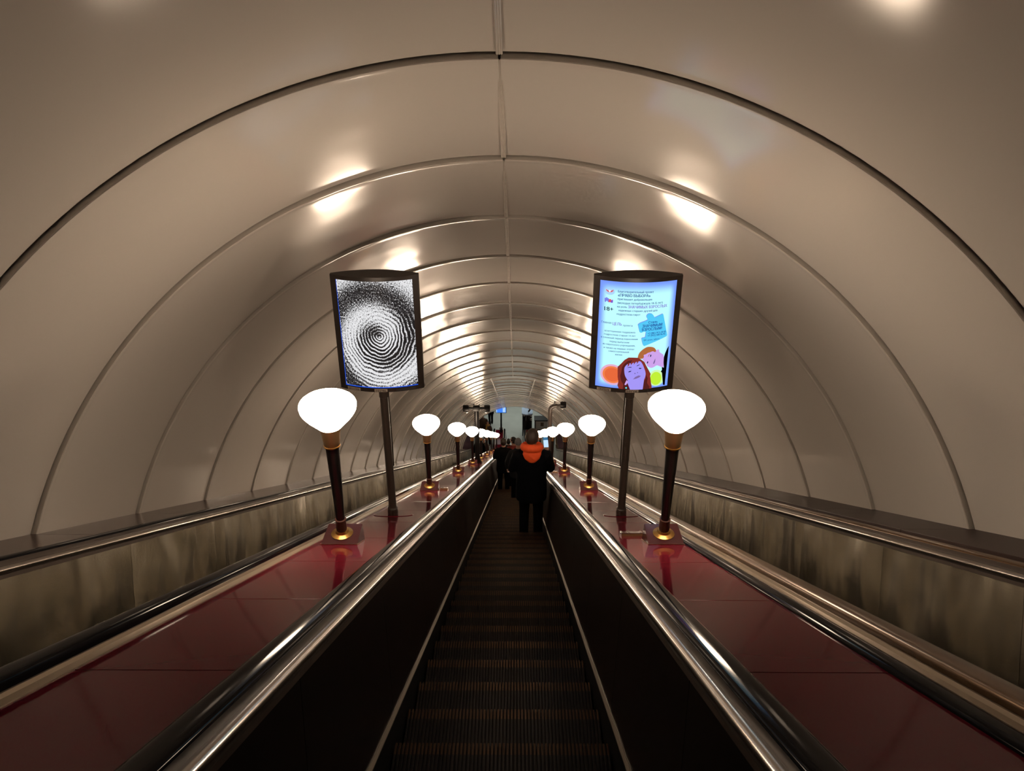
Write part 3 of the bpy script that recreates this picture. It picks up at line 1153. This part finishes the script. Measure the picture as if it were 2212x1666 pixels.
decal('printed_earring', ell(803, 1410, 20, 20, 16), 'p_cyan', sc2, amap, 11)

# inventory stickers on the bottom rails
for sg_, code, mid in ((s1, '2/11/2/6', '10746'), (s2, 'Э/Л2/6', '10716')):
    for u, w_, tx in ((-0.215, 0.105, code), (0.0, 0.100, mid), (0.19, 0.145, None)):
        bm = bmesh.new()
        rows = []
        for z in (SZ0 + 0.003, SZ0 + 0.027):
            r = []
            for i in range(9):
                uu = u - w_ / 2 + w_ * i / 8
                r.append((uu, -(lens_y(uu, SD + 0.004, SW + 0.012) + 0.0175), z))
            rows.append(r)
        add_loft(bm, rows, cap=False, closed=False)
        st = link('sticker', finish(bm, 'sticker'), 'sticker' if tx else 'dark_frame', sg_)
        if tx:
            me = text_me(tx, 0.02)
            xs = [v.co.x for v in me.vertices]
            a, b_ = min(xs), max(xs)
            for v in me.vertices:
                uu = u - w_ * 0.40 + w_ * 0.80 * (v.co.x - a) / (b_ - a)
                v.co = Vector((uu, -(lens_y(uu, SD + 0.004, SW + 0.012) + 0.0183), SZ0 + 0.007 + v.co.y * 0.021))
            link('sticker_text', me, 'ink_black', st)

# ================================================================== CAMERA POLES
def cam_head(root, cx, cy, cz, sg):
    bm = bmesh.new()
    pts = []
    rings = []
    for r, x in ((0.03, -0.075), (0.075, -0.07), (0.085, -0.03), (0.085, 0.04), (0.075, 0.075), (0.03, 0.08)):
        rings.append([(cx + sg * x, cy + r * math.cos(a), cz + r * math.sin(a)) for a in [2 * math.pi * i / 16 for i in range(16)]])
    add_loft(bm, rings)
    h = link('camera_housing', finish(bm, 'camera_housing'), 'black_plastic', root)
    link('camera_lens', lathe_me('camera_lens', [(0.0, -0.035), (0.022, -0.028), (0.034, -0.012), (0.036, 0.0), (0.01, 0.01)], 16), 'lens_glint', h, (cx - sg * 0.02, cy - 0.03, cz - 0.085))


t_pole = empty('camera_pole', P(-0.985, DECK_O, 20.9), 'tall black pole with two security cameras on a crossbar', 'camera pole')
link('pole', lathe_me('pole', [(0.04, -0.075), (0.118, -0.075), (0.10, 0.06), (0.075, 0.14), (0.062, 0.2), (0.058, 1.60), (0.05, 1.61)], 20), 'black_plastic', t_pole)
link('crossbar', tube_me('crossbar', [(-0.25, 0, 1.62), (0.25, 0, 1.62)], 0.030), 'black_plastic', t_pole)
bm = bmesh.new()
add_box(bm, -0.085, 0.085, -0.06, 0.06, 1.565, 1.68, bev=0.01)
add_box(bm, -0.085, -0.06, -0.03, 0.03, 1.66, 1.73)
add_box(bm, 0.06, 0.085, -0.03, 0.03, 1.66, 1.73)
link('clamp', finish(bm, 'clamp'), 'black_plastic', t_pole)
cam_head(t_pole, -0.265, 0, 1.62, -1)
cam_head(t_pole, 0.265, 0, 1.62, 1)

g_pole = empty('camera_pole', P(0.90, DECK_O, 21.6), 'tall grey pole with a gooseneck arm carrying one security camera', 'camera pole')
pts = [(0, 0, -0.04), (0, 0, 0.5), (0, 0, 1.60)] + [(0.13 - 0.13 * math.cos(a), 0, 1.60 + 0.13 * math.sin(a)) for a in [math.pi / 2 * i / 8 for i in range(1, 9)]] + [(0.17, 0, 1.73)]
link('pole', tube_me('pole', pts, 0.055, 16), 'sign_pole', g_pole)
link('arm', tube_me('arm', [(0.14, 0, 1.73), (0.22, 0, 1.735), (0.29, 0, 1.75)], [0.04, 0.034, 0.034]), 'sign_pole', g_pole)
link('cap', box_me('cap', 0.09, 0.13, -0.02, 0.02, 1.77, 1.85), 'black_plastic', g_pole)
cam_head(g_pole, 0.33, 0, 1.76, 1)

# ================================================================== LANDING FURNITURE
def hall_pt(x, dl, h=0.0):
    """dl: metres along the floor past the point where the slope line would meet it"""
    return Vector((x, P_T0.y + dl, FLOOR_Z + h))


mon = empty('information_monitor', P(-0.90, DECK_O, T0 + ARC + 1.5), 'small blue information monitor on a black pole at deck end', 'monitor')
link('foot', box_me('foot', -0.09, 0.09, -0.08, 0.08, -0.01, 0.20, bev=0.006), 'black_plastic', mon)
link('pole', lathe_me('pole', [(0.03, 0.0), (0.055, 0.0), (0.045, 1.40), (0.03, 1.41)], 16), 'black_plastic', mon)
for sx in (-1, 1):
    link('lamp_box', box_me('lamp_box', sx * 0.085 - 0.03, sx * 0.085 + 0.03, -0.05, 0.03, 0.21, 0.33, bev=0.006), 'grey_paint', mon)
hs = link('housing', box_me('housing', -0.33, 0.33, -0.05, 0.05, 1.36, 1.80, bev=0.008), 'black_plastic', mon)
link('screen', box_me('screen', -0.305, 0.305, -0.054, -0.048, 1.39, 1.77), 'monitor_blue', mon)
link('screen_panel', box_me('screen_panel', 0.10, 0.27, -0.056, -0.053, 1.42, 1.74), 'monitor_light', mon)
link('screen_panel', box_me('screen_panel', -0.30, -0.25, -0.056, -0.053, 1.40, 1.64), 'monitor_light', mon)

bx = 0.73
booth = empty('attendant_booth', hall_pt(bx, 4.12), 'dark glazed attendant booth with blue grey rounded roof on hall floor', 'booth')


def booth_outline(w, d, front):
    pts = [(-w / 2, d / 2), (-w / 2, -d / 2)]
    for i in range(1, 10):
        u = -w / 2 + w * i / 10
        pts.append((u, -d / 2 - front * (1 - (2 * u / w) ** 2)))
    pts += [(w / 2, -d / 2), (w / 2, d / 2)]
    return pts


def prism(name, outline, z0, z1, m_, parent):
    bm = bmesh.new()
    add_loft(bm, [[(x, y, z) for x, y in outline] for z in (z0, z1)])
    return link(name, finish(bm, name), m_, parent)


booth.scale = (1, 1, 0.90)
prism('body', booth_outline(0.60, 0.62, 0.10), 0.0, 1.27, 'black_plastic', booth)
gl = prism('glazing', booth_outline(0.58, 0.60, 0.10), 1.27, 1.78, 'glass_dark', booth)
prism('roof', booth_outline(0.68, 0.86, 0.14), 1.78, 1.86, 'booth_roof', booth)
for x, y in ((-0.28, -0.30), (0.28, -0.30), (0.0, -0.405)):
    link('mullion', box_me('mullion', x - 0.015, x + 0.015, y - 0.015, y + 0.015, 1.27, 1.78), 'black_plastic', booth)
for x, z in ((-0.20, 1.66), (0.23, 1.64), (0.25, 1.44), (0.25, 1.32)):  # pale plates stand in for white reflections in the dark glazing
    link('pane_glint', box_me('pane_glint', x - 0.045, x + 0.045, -0.392, -0.386, z - 0.035, z + 0.035), 'hall_wall', booth)
link('antenna', tube_me('antenna', [(0.06, -0.36, 1.86), (0.07, -0.36, 1.98)], 0.012, 8), 'black_plastic', booth)
ant = link('loudspeaker', box_me('loudspeaker', -0.045, 0.045, -0.04, 0.04, 0.0, 0.24, bev=0.01), 'black_plastic', booth, (0.075, -0.36, 1.97), (0, RAD(28), 0))

cab = empty('grey_cabinet', hall_pt(1.66, 4.55), 'grey floor cabinet with dark frame and small brown plate', 'cabinet')
link('body', box_me('body', -0.44, 0.44, -0.05, 0.5, 0.0, 0.74, bev=0.01), 'dark_frame', cab)
link('front_panel', box_me('front_panel', -0.37, 0.42, -0.07, -0.045, 0.07, 0.68, bev=0.004), 'grey_paint', cab)
link('lid', box_me('lid', -0.47, 0.47, -0.08, 0.53, 0.735, 0.775, bev=0.005), 'dark_frame', cab)
link('name_plate', box_me('name_plate', -0.06, 0.14, -0.078, -0.066, 0.33, 0.60), 'brown_board', cab)

# ================================================================== PEOPLE
def ring_e(c, t, ra, rb, ref, seg=14):
    t = t.normalized()
    u = (ref - t * ref.dot(t))
    u = u.normalized() if u.length > 1e-4 else Vector((1, 0, 0))
    v = t.cross(u)
    return [c + u * ra * math.cos(2 * math.pi * i / seg) + v * rb * math.sin(2 * math.pi * i / seg) for i in range(seg)]


def limb(bm, pts, ref=(1, 0, 0), seg=14):
    """pts: (x,y,z,ra,rb)"""
    ref = Vector(ref)
    cs = [Vector(p[:3]) for p in pts]
    rings = []
    for i, p in enumerate(pts):
        t = cs[min(i + 1, len(cs) - 1)] - cs[max(i - 1, 0)]
        rings.append(ring_e(cs[i], t, p[3], p[4], ref, seg))
    R = add_loft(bm, rings, cap=True)


def ball(bm, c, r, seg=12):
    m = Matrix.Translation(Vector(c)) @ Matrix.Diagonal((*r, 1))
    bmesh.ops.create_uvsphere(bm, u_segments=seg, v_segments=seg // 2 + 2, radius=1.0, matrix=m)


def remesh(bm, name, m_, parent, voxel, smooth=4):
    bmesh.ops.recalc_face_normals(bm, faces=bm.faces)
    me = bpy.data.meshes.new(name)
    bm.to_mesh(me)
    bm.free()
    tmp = bpy.data.objects.new('tmp', me)
    COL.objects.link(tmp)
    r = tmp.modifiers.new('r', 'REMESH')
    r.mode = 'VOXEL'
    r.voxel_size = voxel
    sm = tmp.modifiers.new('s', 'SMOOTH')
    sm.factor = 0.5
    sm.iterations = smooth
    dg = bpy.context.evaluated_depsgraph_get()
    out = bpy.data.meshes.new_from_object(tmp.evaluated_get(dg))
    bpy.data.objects.remove(tmp)
    bpy.data.meshes.remove(me)
    out.name = name
    for p in out.polygons:
        p.use_smooth = True
    out.materials.clear()
    return link(name, out, m_, parent)


def lerp(a, b, t):
    return tuple(a[i] + (b[i] - a[i]) * t for i in range(3))


def hand(bm, wrist, direction, palm_n, curl=0.5, side=1):
    """palm and five bent fingers. direction: wrist->knuckles, palm_n: where the palm faces"""
    d = Vector(direction).normalized()
    n = Vector(palm_n)
    n = (n - d * n.dot(d)).normalized()
    u = d.cross(n) * side     # towards the thumb
    w = Vector(wrist)
    limb(bm, [(*(w - d * 0.03), 0.026, 0.022), (*w, 0.028, 0.020), (*(w + d * 0.045), 0.040, 0.017), (*(w + d * 0.088), 0.041, 0.014)], u)
    for i, (o, L) in enumerate(((0.0325, 0.070), (0.011, 0.080), (-0.0105, 0.074), (-0.031, 0.058))):
        k = w + d * 0.082 + u * o
        pts = [k - d * 0.02]
        ang = 0.0
        cur = k
        pts.append(cur)
        for seg_l in (0.42, 0.33, 0.25):
            ang += curl * (0.9 if seg_l > 0.4 else 1.0)
            dd = d * math.cos(ang) + n * math.sin(ang)
            cur = cur + dd * L * seg_l
            pts.append(cur)
        limb(bm, [(*p, 0.0084 - 0.0006 * j, 0.0084 - 0.0006 * j) for j, p in enumerate(pts)], u, 8)
    k = w + d * 0.025 + u * 0.030
    k2 = k + (d * 0.55 + u * 0.7 + n * 0.35).normalized() * 0.042
    k3 = k2 + (d * 0.8 + u * 0.15 + n * 0.55).normalized() * 0.032
    limb(bm, [(*(k - u * 0.015), 0.013, 0.013), (*k, 0.012, 0.012), (*k2, 0.0105, 0.0105), (*k3, 0.009, 0.009)], n, 8)


PHONE_DIR, PHONE_N = (-0.10, 0.42, 1.0), (-0.30, -1.0, 0.42)


def person(loc, face, H, label, coat, hem=0.62, legs='trouser_dark', shoes='shoe_dark', hair='hair_brown', hat=None, hood=None, scarf=None,
           longhair=False, armL='down', armR='down', voxel=0.014, headturn=0.0, nod=0.0, slim=1.0, stride=0.0, group=None, wide=1.0, headw=1.0):
    """stands at loc (feet), face = rotation about z (0 looks down the slope)"""
    root = empty('person', loc, label, 'person', group, rz=face)
    k = H / 1.80
    root.scale = (k, k, k)
    fx = 0.105
    legsP = []
    for sg in (-1, 1):
        st = stride * sg
        legsP.append([(sg * 0.09, 0, 0.93), (sg * 0.10, 0.02 + st * 0.5, 0.50), (sg * fx, -0.02 + st, 0.085)])
    sh = {-1: (-0.185 * slim, -0.01, 1.415), 1: (0.185 * slim, -0.01, 1.415)}
    poses = {
        'down': lambda s: ((s * 0.255, -0.03, 1.17), (s * 0.265, 0.05, 0.93), (0, 0.15, -1), (-s, 0, 0)),
        'pocket': lambda s: ((s * 0.30, -0.07, 1.18), (s * 0.24, 0.12, 1.00), (-s * 0.3, 0.5, -0.7), (-s, 0, 0)),
        'phone': lambda s: ((s * 0.250, 0.04, 1.17), (s * 0.222, 0.235, 1.350), PHONE_DIR, PHONE_N),
        'across': lambda s: ((s * 0.250, 0.0, 1.19), (s * 0.10, 0.24, 1.13), (-s * 0.9, 0.25, 0.2), (0, -1, 0)),
    }
    arms = {-1: poses[armL](-1), 1: poses[armR](1)}
    # ---- body: one continuous figure
    bm = bmesh.new()
    limb(bm, [(0, 0, 0.86, 0.14, 0.10), (0, 0.0, 0.95, 0.155, 0.11), (0, 0.01, 1.08, 0.135, 0.095), (0, 0.0, 1.25, 0.155, 0.105), (0, -0.01, 1.40, 0.165, 0.10),
              (0, -0.015, 1.475, 0.11, 0.075), (0, -0.012, 1.52, 0.062, 0.058), (0, 0.0, 1.60, 0.055, 0.056)])
    for i, sg in enumerate((-1, 1)):
        h_, kn, an = legsP[i]
        limb(bm, [(*h_, 0.080, 0.085), (*lerp(h_, kn, 0.5), 0.070, 0.075), (*kn, 0.050, 0.055), (*lerp(kn, an, 0.35), 0.050, 0.055), (*an, 0.034, 0.038)])
        limb(bm, [(an[0], an[1] - 0.05, 0.045, 0.034, 0.04), (an[0], an[1] + 0.05, 0.045, 0.04, 0.038), (an[0], an[1] + 0.16, 0.030, 0.038, 0.022)], (1, 0, 0))
        el, wr, hd, pn = arms[sg]
        s0 = sh[sg]
        limb(bm, [(*s0, 0.052, 0.052), (*lerp(s0, el, 0.5), 0.045, 0.045), (*el, 0.038, 0.038), (*lerp(el, wr, 0.4), 0.037, 0.037), (*wr, 0.026, 0.024)], (0, 1, 0))
        hand(bm, Vector(wr), hd, pn, 0.14 if (armL, armR)[sg > 0] == 'phone' else 0.55, side=1 if Vector(hd).cross(Vector(pn)).dot(Vector((-sg, 0.3, 0.5))) > 0 else -1)
    Rh = Matrix.Translation((0, 0.0, 1.58)) @ Matrix.Rotation(headturn, 4, 'Z') @ Matrix.Rotation(-nod, 4, 'X') @ Matrix.Diagonal((headw, headw, 1.0, 1.0))

    def hp(x, y, z):
        return Rh @ Vector((x, y, z))
    hb = bmesh.new()
    limb(hb, [(0, -0.005, -0.05, 0.050, 0.052), (0, 0.0, 0.02, 0.055, 0.062), (0, 0.012, 0.045, 0.058, 0.080), (0, 0.010, 0.080, 0.068, 0.092), (0, 0.004, 0.125, 0.075, 0.097),
              (0, -0.002, 0.165, 0.074, 0.096), (0, -0.006, 0.195, 0.062, 0.082), (0, -0.008, 0.215, 0.035, 0.048), (0, -0.008, 0.221, 0.01, 0.012)], (1, 0, 0), 18)
    limb(hb, [(0, 0.095, 0.135, 0.008, 0.008), (0, 0.112, 0.105, 0.013, 0.012), (0, 0.104, 0.090, 0.016, 0.010)], (1, 0, 0), 8)     # nose
    ball(hb, (0, 0.078, 0.035), (0.030, 0.022, 0.020))                                   # chin
    for sg in (-1, 1):
        ball(hb, (sg * 0.078, -0.004, 0.105), (0.010, 0.020, 0.033))                     # ears
        ball(hb, (sg * 0.032, 0.086, 0.140), (0.026, 0.012, 0.008))                      # brow
    for v in hb.verts:
        v.co = Rh @ v.co
    tmpm = bpy.data.meshes.new('h')
    hb.to_mesh(tmpm)
    hb.free()
    bm.from_mesh(tmpm)
    bpy.data.meshes.remove(tmpm)
    remesh(bm, 'body', 'skin', root, 0.0045 if hood else voxel * 0.75, 3 if hood else 2)
    for sg in (-1, 1):
        bm = bmesh.new()
        ball(bm, hp(sg * 0.031, 0.096, 0.122), (0.011, 0.008, 0.007), 10)
        link('eye', finish(bm, 'eye'), 'eye', root)
    bm = bmesh.new()
    ball(bm, hp(0, 0.098, 0.062), (0.024, 0.009, 0.007), 10)
    link('mouth', finish(bm, 'mouth'), 'lips', root)
    # ---- hair / hat
    bm = bmesh.new()
    for lat in range(0, 1):
        pass
    n1, n2 = 22, 10
    rows = []
    for j in range(n2 + 1):
        r = []
        for i in range(n1):
            a = 2 * math.pi * i / n1
            front = max(0.0, math.cos(a))      # a=0 is the face
            side_ = abs(math.sin(a))
            low = 0.60 if not longhair else 0.55
            zmin = 0.030 + 0.150 * front ** 0.8 + 0.03 * side_
            if hat:
                zmin = 0.10 + 0.035 * front
            z = zmin + (0.236 - zmin) * (j / n2) ** 0.75
            prof = max(0.0, 1 - ((z - 0.105) / 0.132) ** 2) ** 0.5 if z > 0.105 else 1.0 - 0.35 * ((0.105 - z) / 0.09) ** 2
            g = 1.10 if hat else 1.07
            r.append(hp(0.078 * g * prof * math.sin(a), -0.002 + 0.101 * g * prof * math.cos(a), z))
        rows.append(r)
    add_loft(bm, rows, cap=True)
    me = finish(bm, 'hair', 80)
    hobj = link('beanie' if hat else 'hair', me, hat or hair, root)
    if longhair:
        bm = bmesh.new()
        limb(bm, [(0, -0.03, 1.76, 0.075, 0.06), (0, -0.06, 1.66, 0.095, 0.06), (0, -0.075, 1.55, 0.105, 0.05), (0, -0.09, 1.44, 0.085, 0.035)])
        remesh(bm, 'long_hair', hair, root, 0.014, 3)
    # ---- coat
    bm = bmesh.new()
    w = wide
    torso = [(0, 0.0, hem, 0.205 * w, 0.150), (0, 0.0, hem + 0.10, 0.208 * w, 0.152), (0, 0.0, 0.92, 0.205 * w, 0.150), (0, 0.005, 1.06, 0.198 * w, 0.145), (0, 0.0, 1.22, 0.210 * w, 0.150),
             (0, -0.012, 1.38, 0.215 * w, 0.140), (0, -0.02, 1.455, 0.185 * w, 0.112), (0, -0.018, 1.510, 0.105 * w, 0.085), (0, -0.012, 1.545, 0.078, 0.074)]
    limb(bm, torso, seg=20)
    for sg in (-1, 1):
        el, wr, hd, pn = arms[sg]
        s0 = (sh[sg][0] * w, sh[sg][1], sh[sg][2] - 0.002)
        e = (el[0] * w, el[1], el[2])
        ws = lerp(e, wr, 0.93)
        limb(bm, [(s0[0] * 0.72, s0[1], s0[2] + 0.016, 0.074, 0.074), (*s0, 0.078, 0.078), (*lerp(s0, e, 0.5), 0.078, 0.078), (*e, 0.071, 0.071), (*lerp(e, wr, 0.5), 0.064, 0.064), (*ws, 0.050, 0.050)], (0, 1, 0))
    remesh(bm, 'coat', coat, root, voxel, 5)
    # ---- trousers
    bm = bmesh.new()
    limb(bm, [(0, 0, 0.82, 0.150, 0.120), (0, 0, 0.92, 0.165, 0.125), (0, 0, 1.00, 0.160, 0.115)])
    for i, sg in enumerate((-1, 1)):
        h_, kn, an = legsP[i]
        limb(bm, [(*h_, 0.098, 0.105), (*lerp(h_, kn, 0.5), 0.090, 0.092), (*kn, 0.075, 0.078), (*lerp(kn, an, 0.4), 0.072, 0.075), (an[0], an[1], 0.10, 0.068, 0.074), (an[0], an[1] + 0.005, 0.045, 0.064, 0.078)])
    remesh(bm, 'trousers', legs, root, voxel, 4)
    for i, sg in enumerate((-1, 1)):
        h_, kn, an = legsP[i]
        bm = bmesh.new()
        pr = []
        for y, hw, ht in ((-0.085, 0.022, 0.06), (-0.07, 0.038, 0.085), (0.0, 0.043, 0.09), (0.07, 0.048, 0.075), (0.14, 0.050, 0.055), (0.19, 0.040, 0.042), (0.205, 0.018, 0.03)):
            pr.append([(an[0] + hw * c, an[1] + y, zz) for c, zz in ((-1, 0.0), (1, 0.0), (1, ht * 0.55), (0.6, ht), (-0.6, ht), (-1, ht * 0.55))])
        add_loft(bm, pr)
        link('shoe', finish(bm, 'shoe', 60), shoes, root)
    if hood:
        bm = bmesh.new()
        # thick roll of the hood round the neck and its point lying on the back
        pts = []
        for i in range(17):
            a = 2 * math.pi * i / 16
            bk = max(0.0, -math.cos(a))
            pts.append((0.125 * math.sin(a), -0.022 + 0.098 * math.cos(a), 1.552 + 0.026 * bk, 0.042 + 0.018 * bk, 0.042 + 0.02 * bk))
        limb(bm, pts, (0, 0, 1), 12)
        limb(bm, [(0, -0.09, 1.56, 0.105, 0.040), (0, -0.125, 1.50, 0.135, 0.045), (0, -0.145, 1.43, 0.105, 0.038), (0, -0.150, 1.375, 0.045, 0.026)], (1, 0, 0))
        limb(bm, [(-0.10, -0.07, 1.56, 0.022, 0.022), (-0.04, -0.15, 1.495, 0.024, 0.024), (0.03, -0.175, 1.44, 0.018, 0.018)], (1, 0, 0), 10)
        limb(bm, [(0.13, -0.05, 1.55, 0.022, 0.022), (0.09, -0.145, 1.47, 0.022, 0.022), (0.04, -0.17, 1.42, 0.016, 0.016)], (1, 0, 0), 10)
        remesh(bm, 'hood', hood, root, 0.009, 2)
    if scarf:
        bm = bmesh.new()
        pts = []
        for i in range(17):
            a = 2 * math.pi * i / 16
            pts.append((0.105 * math.sin(a), -0.005 + 0.092 * math.cos(a), 1.515 + 0.012 * math.sin(2 * a), 0.046, 0.050))
        limb(bm, pts, (0, 0, 1), 12)
        limb(bm, [(0.03, 0.10, 1.50, 0.05, 0.03), (0.05, 0.155, 1.40, 0.06, 0.028), (0.06, 0.165, 1.26, 0.06, 0.024)], (1, 0, 0))
        remesh(bm, 'scarf', scarf, root, 0.012, 3)
    return root


def tread(xa, k, x):
    """middle of a step's tread; k counts steps from the first nose"""
    p = P(xa, 0, NOSE0 + k * STEP)
    return Vector((x, p.y - 0.20, p.z))


p1 = person(tread(XC, 19, 0.235), 0.0, 1.86, 'person in long dark navy coat with bright orange hood looking at a phone', 'coat_navy', hem=0.68, hood='hood_orange',
            armL='across', armR='phone', voxel=0.010, headturn=-0.25, nod=0.12, wide=1.08, headw=1.14, shoes='shoe_tan')
p1['label'] = 'person in long dark navy coat with bright orange hood looking at a phone'

# smartphone in the hand of the man with the orange hood
kk = 1.86 / 1.80
base = p1.location
pd = Vector(PHONE_DIR).normalized()
pn_ = Vector(PHONE_N)
pn_ = (pn_ - pd * pn_.dot(pd)).normalized()
ph = empty('smartphone', base + (Vector((0.222, 0.235, 1.350)) + pd * 0.112 + pn_ * 0.0215) * kk, 'smartphone with lit pale blue screen held by the orange hooded person', 'phone')
px_ = (-pn_).cross(pd)
ph.rotation_euler = Matrix((px_, -pn_, pd)).transposed().to_euler()
link('case', box_me('case', -0.038, 0.038, -0.0045, 0.0045, -0.075, 0.080, bev=0.003), 'black_plastic', ph)
link('screen', box_me('screen', -0.035, 0.035, -0.006, -0.004, -0.072, 0.035), 'phone_screen', ph)
link('screen_banner', box_me('screen_banner', -0.035, 0.035, -0.006, -0.004, 0.035, 0.076), 'phone_banner', ph)

GE = 'riders on the middle escalator'
person(tread(XC, 41, -0.33), 0.0, 1.72, 'short haired person in black coat on the ring screen side of the middle escalator', 'coat_black', hem=0.72, voxel=0.014, group=GE, headturn=0.1, armL='across')
person(tread(XC, 34, 0.06), 0.0, 1.72, 'person in grey knitted beanie standing just below the orange hooded one', 'coat_grey', hem=0.75, hat='beanie_grey', shoes='shoe_tan', voxel=0.014, group=GE, slim=0.9)
person(tread(XC, 44, -0.06), 0.0, 1.76, 'dark haired person in dark red coat further down the middle escalator', 'coat_red', hem=0.70, hair='hair_black', voxel=0.014, group=GE, headturn=0.9)
person(tread(XC, 57, -0.26), 0.0, 1.70, 'black haired person in black far down the middle escalator', 'coat_black', hem=0.7, hair='hair_black', voxel=0.016, group=GE)
GL = 'people around the black handrail escalator'
person(tread(XL, 79, -1.78), math.pi, 1.74, 'person in black coat riding up the escalator with black handrails', 'coat_black', hem=0.6, hair='hair_black', voxel=0.016, group=GL)
person(tread(XL, 90, -1.76), math.pi, 1.70, 'person in umber coat riding up below the black coated rider', 'coat_umber', hem=0.55, voxel=0.016, group=GL)
person(hall_pt(-2.05, 3.45), math.pi, 1.74, 'person in long brown hooded coat at the foot of the escalator', 'coat_brown', hem=0.45, hat='coat_brown', voxel=0.016, group=GL, wide=1.2)
person(hall_pt(-1.73, 2.7), math.pi * 0.93, 1.66, 'long haired person with yellow scarf stepping onto the escalator', 'coat_umber', hem=0.6, scarf='scarf_yellow', longhair=True, voxel=0.016, group=GL)
person(hall_pt(-1.62, 5.35), 0.3, 1.80, 'person in black walking across the pale hall floor', 'coat_black', hem=0.75, hair='hair_black', stride=0.10, voxel=0.016, group=GL)
